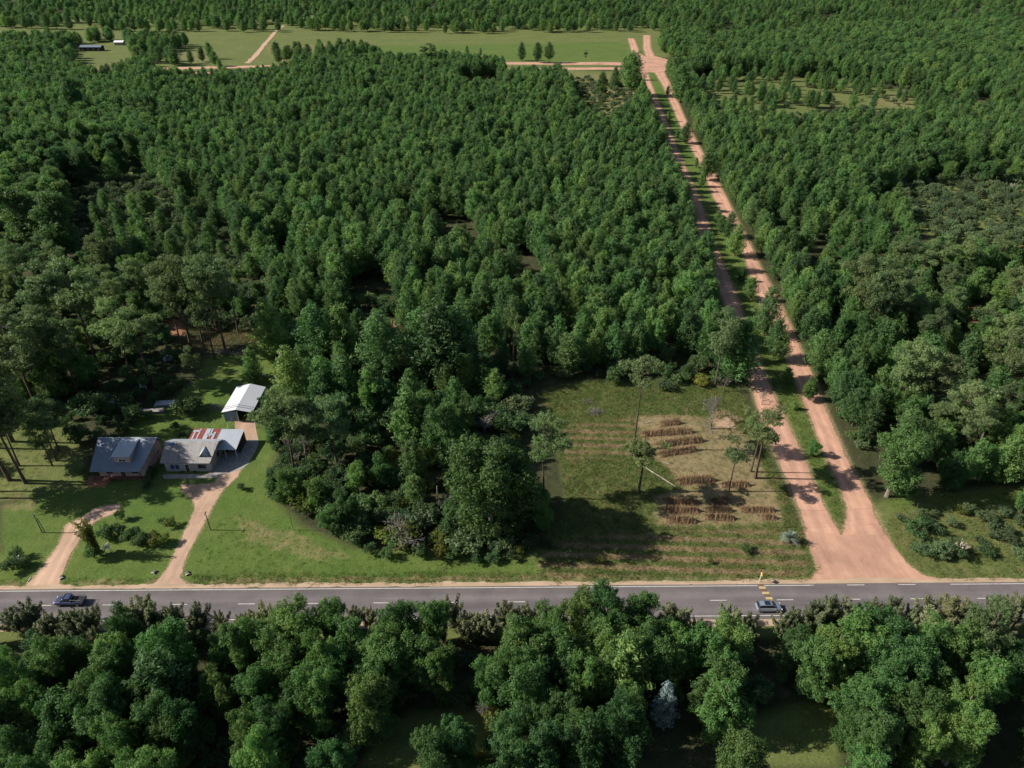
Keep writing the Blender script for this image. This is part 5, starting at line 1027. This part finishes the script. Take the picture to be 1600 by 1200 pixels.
MB().slab([(-68.6-ox, 125.2-oy, 4.62), (-68.6-ox, 127.6-oy, 4.62), (-69.6-ox, 126.8-oy, 3.7), (-69.6-ox, 125.2-oy, 3.35)], .05).slab([(-68.6-ox, 125.2-oy, 4.623), (-68.6-ox, 127.6-oy, 4.623), (-67.6-ox, 126.8-oy, 3.7), (-67.6-ox, 125.2-oy, 3.35)], .05).build('dormer_roof', M['roof_c'], dm)
window(HB, -75.6-ox, YF-oy, .75, .8, 1.15, frame=M['bluep']); window(HB, -74.5-ox, YF-oy, .75, .8, 1.15, frame=M['bluep']); window(HB, -69.0-ox, YF-oy, .95, 1.7, .95, frame=M['wood'], panes=3); door(HB, -72.3-ox, YF-oy, .85, 2.0, M['wood']); window(HB, XR-ox, 128.6-oy, 1.0, 1.0, 1.0, axis='x', out=1)
mb = MB()
for xx in (-73.8, -71, -67.5): mb.box(xx-ox, xx+.5-ox, YF-.6-oy, YF-.3-oy, .05, .4)
tag(mb.build('planter', M['brick_d']), 'dark planters along the front wall of the pale farmhouse', 'planter'); bpy.data.objects['planter'].location = HB.location
# annexe / carport D with red and pale roof
HD = empty('carport', (-68.5, 132, 0)); tag(HD, 'low annexe and carport whose roof is half red tiles, half pale sheet', 'carport'); ox, oy = HD.location.x, HD.location.y
MB().slab([(-74.6-ox, 131.9-oy, 3.1), (-68.2-ox, 131.9-oy, 3.0), (-68.2-ox, 135.8-oy, 3.35), (-74.4-ox, 135.8-oy, 3.45)], .1).build('red_roof', M['roof_r'], HD)
mb = MB(); rr_ = random.Random(3)
for xx, w_, y0, y1 in ((-74.0,.35,132.1,134.9), (-72.9,.3,132.0,135.7), (-71.4,1.0,131.95,135.7), (-70.2,.35,133,135.7), (-69.4,.5,131.95,134.5), (-74.3,1.6,134.6,135.2), (-70.8,1.8,133.4,133.9)):
    zz = lambda y: 3.1 + (y - 131.9) / 3.9 * .36 + .02; mb.slab([(xx-ox, y0-oy, zz(y0)), (xx+w_-ox, y0-oy, zz(y0)), (xx+w_-ox, y1-oy, zz(y1)), (xx-ox, y1-oy, zz(y1))], .03)
mb.build('roof_patch', M['roof_c'], HD)
MB().slab([(-68.15-ox, 128.7-oy, 2.75), (-62.6-ox, 128.7-oy, 2.65), (-62.8-ox, 135.8-oy, 3.2), (-68.15-ox, 135.8-oy, 3.3)], .08).build('pale_roof', M['roof_c'], HD)
mb = MB(); mb.box(-62.95-ox, -62.85-ox, 131-oy, 135.5-oy, 0, 2.65); mb.box(-74.2-ox, -74.05-ox, 132.1-oy, 135.6-oy, 0, 3.0); mb.box(-74.05-ox, -62.95-ox, 135.45-oy, 135.55-oy, 0, 2.95); mb.build('wall', M['brick_d'], HD)
for xx, yy in ((-62.85, 128.95), (-65.3, 128.95), (-67.6, 128.95)): MB().box(xx-.05-ox, xx+.05-ox, yy-.05-oy, yy+.05-oy, 0, 2.6).build('post', M['white'], HD)
# white shed C
HC = empty('shed', (-67, 148, 0)); tag(HC, 'white metal shed with a low gable roof above the brick drive', 'shed'); ox, oy = HC.location.x, HC.location.y
x0, x1, xm, y0, y1 = -70.6, -63.3, -67.0, 143.0, 154.4
MB().slab([(x0-.1-ox, y0-oy, 3.0), (xm-ox, y0-.3-oy, 4.0), (xm-ox, y1-oy, 4.0), (x0-.1-ox, y1-oy, 3.0)], .08).build('left_roof', M['roof_w'], HC)
MB().slab([(x1+.1-ox, y0-oy, 3.0), (xm+.005-ox, y0-.3-oy, 4.0), (xm+.005-ox, y1-oy, 4.0), (x1+.1-ox, y1-oy, 3.0)], .08).build('right_roof', M['roof_w'], HC)
M['panel'] = plain('blue_grey_panel', (.22,.26,.32), .6, noise=.08)
mb = MB(); mb.box(x0+.1-ox, x0+.2-ox, y0+.4-oy, y1-.3-oy, 0, 2.95); mb.box(x1-.2-ox, x1-.1-ox, y0+3.4-oy, y1-.3-oy, 0, 2.95); mb.box(x0+.2-ox, x1-.2-ox, y1-.4-oy, y1-.3-oy, 0, 2.95); mb.box(x0+.2-ox, xm-.2-ox, y0+.4-oy, y0+.5-oy, 0, 2.97); mb.build('wall', M['panel'], HC)
for xx in (x1-.15, xm-.1): MB().box(xx-.06-ox, xx+.06-ox, y0+.3-oy, y0+.42-oy, 0, 3.0).build('post', M['white'], HC)
mb = MB()
for k_ in (144.2, 145.0): mb.tube([(x0-ox, k_-oy, 3.12), (xm-ox, k_-.2-oy, 4.1), (x1-ox, k_-oy, 3.12)], .035, 5)
mb.build('strap', M['wire'], HC)
def post_line(name, pts, h_, r_, mat, label, cat, n_rails=0):
    e = empty(name, (*pts[0], 0)); tag(e, label, cat)
    o0 = Vector((*pts[0], 0))
    for p in pts: MB().tube([Vector((*p, 0)) - o0, Vector((*p, h_)) - o0], r_, 6).build('post', mat, e)
    for k_ in range(n_rails):
        zz = h_ * (k_ + 1) / (n_rails + .3); mb = MB()
        mb.tube([Vector((*p, zz)) - o0 for p in pts], .02, 4); mb.build('rail', mat, e)
    return e
post_line('gate', [at(357,669), at(366,655)], 1.5, .06, M['white'], 'pale gate leaf open left of the shed mouth', 'gate', 3)
post_line('gate', [at(400,668), at(397,655)], 1.5, .06, M['white'], 'pale gate leaf open right of the shed mouth', 'gate', 3)
e = post_line('fence', [at(219,756), at(224,768), at(240,769), at(246,758), at(254,741)], 1.1, .04, M['post'], 'dark wire fence round the hedge between the two houses', 'fence', 3)
rgx = np.random.default_rng(9); lb = []
for t in np.linspace(0, 1, 9):
    a, b = at(228, 764), at(240, 736); lb.append((a[0] + (b[0]-a[0])*t, a[1] + (b[1]-a[1])*t, .75, .8, .7, .75))
o = link('hedge', mesh_np('hedge', [(*lump_crown(lb, rgx, 11, .25, 22, (.2, .12), zlo=-.9), 0)], [M['shrub']])); tag(o, 'dark clipped hedge in the fenced strip between the houses', 'hedge')
post_line('fence', [at(233,779), at(231,784), at(229,789), at(226,793)], .5, .04, M['post'], 'short low wooden rail on the front lawn', 'fence', 1)
post_line('fence', [at(403,607), at(420,608), at(436,608), at(450,606), at(462,603)], 1.1, .05, M['post'], 'wire fence behind the white shed', 'fence', 2)

# far small houses
def far_house(px, py, w_, d_, h_, roofm, wallm, label, rh=1.2):
    x, y = at(px, py); e = empty('far_house', (x, y, 0)); tag(e, label, 'house')
    w = MB(); w.box(-w_/2, w_/2, -d_/2, d_/2, 0, h_); w.prism([(-w_/2, -d_/2, h_+.001), (-w_/2, d_/2, h_+.001), (-w_/2, 0, h_+rh)], (.2, 0, 0)); w.prism([(w_/2-.2, -d_/2, h_+.001), (w_/2-.2, d_/2, h_+.001), (w_/2-.2, 0, h_+rh)], (.2, 0, 0)); w.build('wall', wallm, e)
    MB().slab([(-w_/2-.4, -d_/2-.5, h_-.1), (w_/2+.4, -d_/2-.5, h_-.1), (w_/2+.4, 0, h_+rh+.1), (-w_/2-.4, 0, h_+rh+.1)], .12).slab([(-w_/2-.4, d_/2+.5, h_-.1), (w_/2+.4, d_/2+.5, h_-.1), (w_/2+.4, .01, h_+rh+.1), (-w_/2-.4, .01, h_+rh+.1)], .12).build('roof', roofm, e)
    for i in range(4): window(e, -w_/2 + w_ * (i + .5) / 4, -d_/2, .9, 1.3, 1.2, frame=M['white'])
    return e
far_house(145, 79, 20, 7, 3.6, M['roof_b'], M['brick_d'], 'long low house with a blue roof beyond the far road')
far_house(56, 91, 8, 6, 2.8, M['roof_w'], M['wall_w'], 'small white-roofed house among trees at the upper left')
far_house(158, 130, 6, 5, 2.6, M['roof_w'], M['wall_w'], 'tiny white-roofed shelter half hidden by the upper left wood')
far_house(268, 124, 10, 6, 2.8, M['roof_c'], M['brick_d'], 'low dark house beside the far cross road')
far_house(188, 70, 9, 6, 2.8, M['white'], M['wall_w'], 'white cabin near the top edge at the left')

# yard clutter in the shade
def sheetpile(px, py, label, mat, w_=2.2, l_=4, rz=.4):
    x, y = at(px, py); mb = MB(); rg = random.Random(px)
    for i in range(6): mb.slab([(-w_/2 + rg.uniform(-.2,.2), -l_/2, .15 + .12*i), (w_/2 + rg.uniform(-.2,.2), -l_/2, .15 + .12*i), (w_/2, l_/2, .2 + .12*i), (-w_/2, l_/2 + rg.uniform(-.3,.3), .2 + .12*i)], .04)
    o = mb.build('sheet_pile', mat); o.location = (x, y, 0); o.rotation_euler.z = rz; tag(o, label, 'sheet pile')
sheetpile(224, 603, 'pile of blue-white metal sheets in the dark yard shade', M['roof_w'], 1.6, 4, .5); sheetpile(262, 560, 'pale sheet pile beneath the tall pines', M['roof_c'], 2.2, 4, .6); sheetpile(172, 632, 'grey sheet pile in the shady yard', M['roof_c'], 2.4, 3.4, -.3); sheetpile(262, 633, 'long low pile of grey sheets in the back yard', M['roof_c'], 6, 2, .1); sheetpile(235, 645, 'low grey slab pile left of the round garden bush', M['conc'], 7, 1.6, .1)

# ------------------------------------------------------------------ poles, cables, signs, culverts
def pole(px, py, label, h_=4.9, r_=.10, arm=True, mat=None):
    x, y = at(px, py); e = empty('utility_pole', (x, y, 0)); tag(e, label, 'pole', 'utility poles beside the highway')
    MB().tube([(0, 0, -.05), (0, 0, h_)], [r_, r_ * .75], 8).build('shaft', mat or M['post'], e)
    if arm:
        MB().box(-.05, .05, -.55, .55, h_ - .35, h_ - .25).build('crossarm', mat or M['post'], e)
        for yy in (-.45, .45): MB().tube([(0, yy, h_ - .25), (0, yy, h_ - .08)], [.05, .03], 6).build('insulator', M['white'], e)
    return Vector((x, y, h_ - .08))
tops = []
for i, (px, py, lab) in enumerate([(-140,836,'utility pole left of the view near the highway'), (66,832,'braced utility pole on the lawn left of the first driveway'), (329,828,'utility pole beside the second driveway'), (458,828,'thin pole at the left end of the thicket'), (837,822,'thin pole in the shade left of the plot'), (1015,828,'thin pole at the lower edge of the pole stacks'), (1209,824,'thin pole near the palm beside the dirt road'), (1424,814,'leaning pole in the scrub right of the junction'), (1587,816,'pole at the right edge near the scrub')]):
    tops.append(pole(px, py, lab, r_=.11 if i < 3 else .06, arm=i < 3))
b_ = at(68, 832); bo = MB().tube([(b_[0] + .35, b_[1], 0), (b_[0] + .12, b_[1] - .05, 3.9)], .08, 7).build('pole_brace', M['post']); tag(bo, 'slanting brace post beside the left utility pole', 'brace')
pole(890, 794, 'short post at the left of the cleared plot', h_=3.2, r_=.07, arm=False); pole(684, 780, 'pale stump post in the dark thicket', h_=3.6, r_=.13, arm=False, mat=M['palelog'])
for i in range(len(tops) - 1):
    a, b = tops[i], tops[i+1]; pts = [a.lerp(b, q) - Vector((0, 0, .9 * 4 * q * (1 - q))) for q in np.linspace(0, 1, 9)]
    tag(MB().tube(pts, .015, 4).build('cable', M['wire']), ['cable running off left from the braced pole', 'cable between the braced pole and the second driveway pole', 'cable between the second driveway pole and the thicket', 'cable passing through the thicket', 'cable over the left of the plot', 'cable over the pole stacks', 'cable crossing the twin dirt roads', 'cable over the right scrub'][i], 'cable')
def vsign(px, py, label):
    x, y = at(px, py); e = empty('sign_board', (x, y, 0)); tag(e, label, 'sign')
    for sg in (-1, 1):
        mb = MB(); mb.slab([(0, .55, .9), (0, .55, 2.0), (sg*.42, -.5, 2.0), (sg*.42, -.5, .9)], .04); mb.build('panel', M['white'], e)
    for p in ((0, .5), (-.55, -.4), (.55, -.4)): MB().tube([(*p, 0), (*p, .95)], .04, 6).build('post', M['post'], e)
vsign(171, 862, 'white two-panel sign board on the lawn by the garden bed'); vsign(33, 882, 'white two-panel sign board over the round bush at the left')
x, y = at(1186, 909.5); e = empty('road_sign', (x, y, 0)); tag(e, 'white-posted diamond road sign at the verge by the rumble bars', 'sign')
MB().tube([(0, 0, 0), (.05, 0, 2.3)], .06, 8).build('post', M['white'], e)
MB().prism([(.10, 0, 1.55), (.10, .5, 2.05), (.10, 0, 2.55), (.10, -.5, 2.05)], (.03, 0, 0)).build('panel', plain('yellow_sign', (.65,.42,.05), .5, noise=.05), e)
def culvert(px, py, label, rz=0):
    x, y = at(px, py); e = empty('culvert', (x, y, 0), rz); tag(e, label, 'culvert')
    def arch(r0, r1, y0, y1):
        mb = MB(); n = 14
        for i in range(n):
            a0, a1 = PI * i / n, PI * (i+1) / n
            mb.prism([(math.cos(a0)*r0, y0, math.sin(a0)*r0*.8), (math.cos(a1)*r0, y0, math.sin(a1)*r0*.8), (math.cos(a1)*r1, y0, math.sin(a1)*r1*.8), (math.cos(a0)*r1, y0, math.sin(a0)*r1*.8)], (0, y1 - y0, 0))
        return mb
    arch(.46, .36, 0, .09).build('rim', M['white'], e); arch(.44, .37, .092, .8).build('pipe', M['post'], e)
    MB().prism([(math.cos(PI*i/10)*.355, .04, math.sin(PI*i/10)*.355*.8) for i in range(11)], (0, .7, 0)).build('bore_shade', M['rubber'], e)  # solid black plug, painted in for the shade inside the pipe mouth
culvert(294, 899, 'white culvert mouth right of the second driveway', .5); culvert(97, 905, 'white culvert mouth right of the first driveway', .5); culvert(239, 897, 'white curved kerb stone left of the second driveway', -.4)
log('kerb_bar', (43,910), (49,902), .06, M['white'], 'white bar at the left foot of the first driveway', 'bar', .06)

# ------------------------------------------------------------------ vehicles
def wheel(e, x, y, r_=.34):
    w_ = MB().tube([(x, y - .11, r_), (x, y + .11, r_)], r_, 18).build('wheel', M['rubber'], e, .02); MB().tube([(x, y - .125, r_), (x, y + .125, r_)], r_ * .6, 12).build('rim', M['chrome'], w_)
def hull(st, k=1):
    """stations (x, halfwidth, z low, z high) -> closed loft with rounded shoulders"""
    mb = MB(); n = 10; V = []
    for (x, hw, z0, z1) in st:
        zm = z0 + (z1 - z0) * .62; ring = [(-hw*.86, z0), (-hw, z0 + .12), (-hw, zm), (-hw*.93, z1 - .06), (-hw*.80, z1), (hw*.80, z1), (hw*.93, z1 - .06), (hw, zm), (hw, z0 + .12), (hw*.86, z0)]
        V.append([(x, a, b) for a, b in ring])
    for r_ in V: mb.v += r_
    for i in range(len(V) - 1):
        for j in range(n): mb.f.append((i*n + j, i*n + (j+1) % n, (i+1)*n + (j+1) % n, (i+1)*n + j))
    mb.f.append(tuple(range(n))[::-1]); mb.f.append(tuple((len(V)-1)*n + j for j in range(n))); return mb
M['silver_paint'] = plain('silver_paint', (.34,.38,.44), .25, metal=.5, noise=.03, spec=.6)
M['navy_paint'] = plain('navy_paint', (.07,.09,.17), .25, metal=.4, noise=.03, spec=.6)
def suv(x, y, rz, label):
    e = empty('parked_car', (x, y, .037), rz); e.name = 'car'; tag(e, label, 'car')
    hull([(-2.2,.78,.35,.95), (-2.1,.88,.28,1.02), (-1.2,.9,.26,1.04), (.9,.9,.26,1.0), (1.7,.88,.28,.9), (2.1,.84,.3,.78), (2.22,.72,.38,.66)]).build('body', M['silver_paint'], e, .03)
    hull([(-2.05,.74,1.0,1.06), (-1.75,.72,1.0,1.5), (-1.0,.70,1.0,1.56), (.1,.69,1.0,1.55), (.55,.68,1.0,1.44), (1.15,.72,.96,1.02)]).build('windows', M['glass'], e, .02)
    rf = hull([(-1.85,.62,1.50,1.54), (-1.0,.64,1.55,1.60), (.1,.62,1.54,1.59), (.42,.58,1.47,1.51)]).build('roof', M['silver_paint'], e)
    MB().box(-.85, .1, -.45, .45, 1.594, 1.612).build('sunroof', M['glass'], rf)
    for s in (-1, 1):
        MB().tube([(-1.6, s*.60, 1.60), (0, s*.60, 1.65), (.2, s*.60, 1.59)], .02, 5).build('roof_rail', M['chrome'], e)
        MB().box(2.05, 2.24, s*.66 - .16, s*.66 + .16, .6, .74).build('headlight', M['white'], e, .02); MB().box(-2.24, -2.12, s*.68 - .12, s*.68 + .12, .75, .97).build('taillight', M['roof_r'], e, .02)
        MB().box(.75, .93, s*.98 - .1, s*.98 + .1, 1.0, 1.13).build('mirror', M['silver_paint'], e, .02)
        for xx in (-1.35, 1.35): wheel(e, xx, s * .8)
def pickup(x, y, rz, label):
    e = empty('pickup_truck', (x, y, .037), rz); tag(e, label, 'pickup truck')
    hull([(-2.6,.82,.45,.98), (-2.5,.88,.38,1.0), (-.35,.9,.36,1.0), (1.2,.9,.36,1.05), (2.2,.88,.38,1.0), (2.5,.82,.4,.9), (2.6,.7,.45,.75)]).build('body', M['navy_paint'], e, .03)
    hull([(-.4,.74,1.0,1.45), (-.25,.72,1.0,1.66), (.6,.70,1.0,1.68), (.95,.69,1.0,1.58), (1.6,.74,1.02,1.08)]).build('windows', M['glass'], e, .02)
    hull([(-.35,.64,1.66,1.71), (.1,.66,1.67,1.73), (.75,.62,1.66,1.70)]).build('roof', M['navy_paint'], e)
    MB().box(-2.45, -.5, -.72, .72, 1.0, 1.012).build('bed', M['rubber'], e)
    mb = MB()
    for s in (-1, 1):
        mb.tube([(-2.45, s*.78, 1.5), (-.5, s*.78, 1.6)], .03, 5)
        for xx in (-2.45, -1.5, -.5): mb.tube([(xx, s*.78, 1.0), (xx, s*.78, 1.55)], .03, 5)
    for xx in (-2.45, -1.9, -1.3, -.6): mb.tube([(xx, -.78, 1.53), (xx, .78, 1.53)], .03, 5)
    mb.build('cargo_rack', M['chrome'], e)
    for s in (-1, 1):
        MB().box(2.45, 2.62, s*.66 - .15, s*.66 + .15, .7, .86).build('headlight', M['white'], e, .02); MB().box(-2.64, -2.52, s*.76 - .07, s*.76 + .07, .7, .95).build('taillight', M['roof_r'], e, .02)
        MB().box(1.05, 1.2, s*1.0 - .12, s*1.0 + .12, 1.05, 1.22).build('mirror', M['navy_paint'], e, .02)
        for xx in (-1.6, 1.65): wheel(e, xx, s * .8, .38)
x, y = at(1201, 947, .8); suv(x, y, .01, 'silver car with a dark sunroof on the highway by the rumble bars')
x, y = at(109, 937, .9); pickup(x, y, PI + .01, 'dark blue pickup with a cargo rack on the highway at the left')
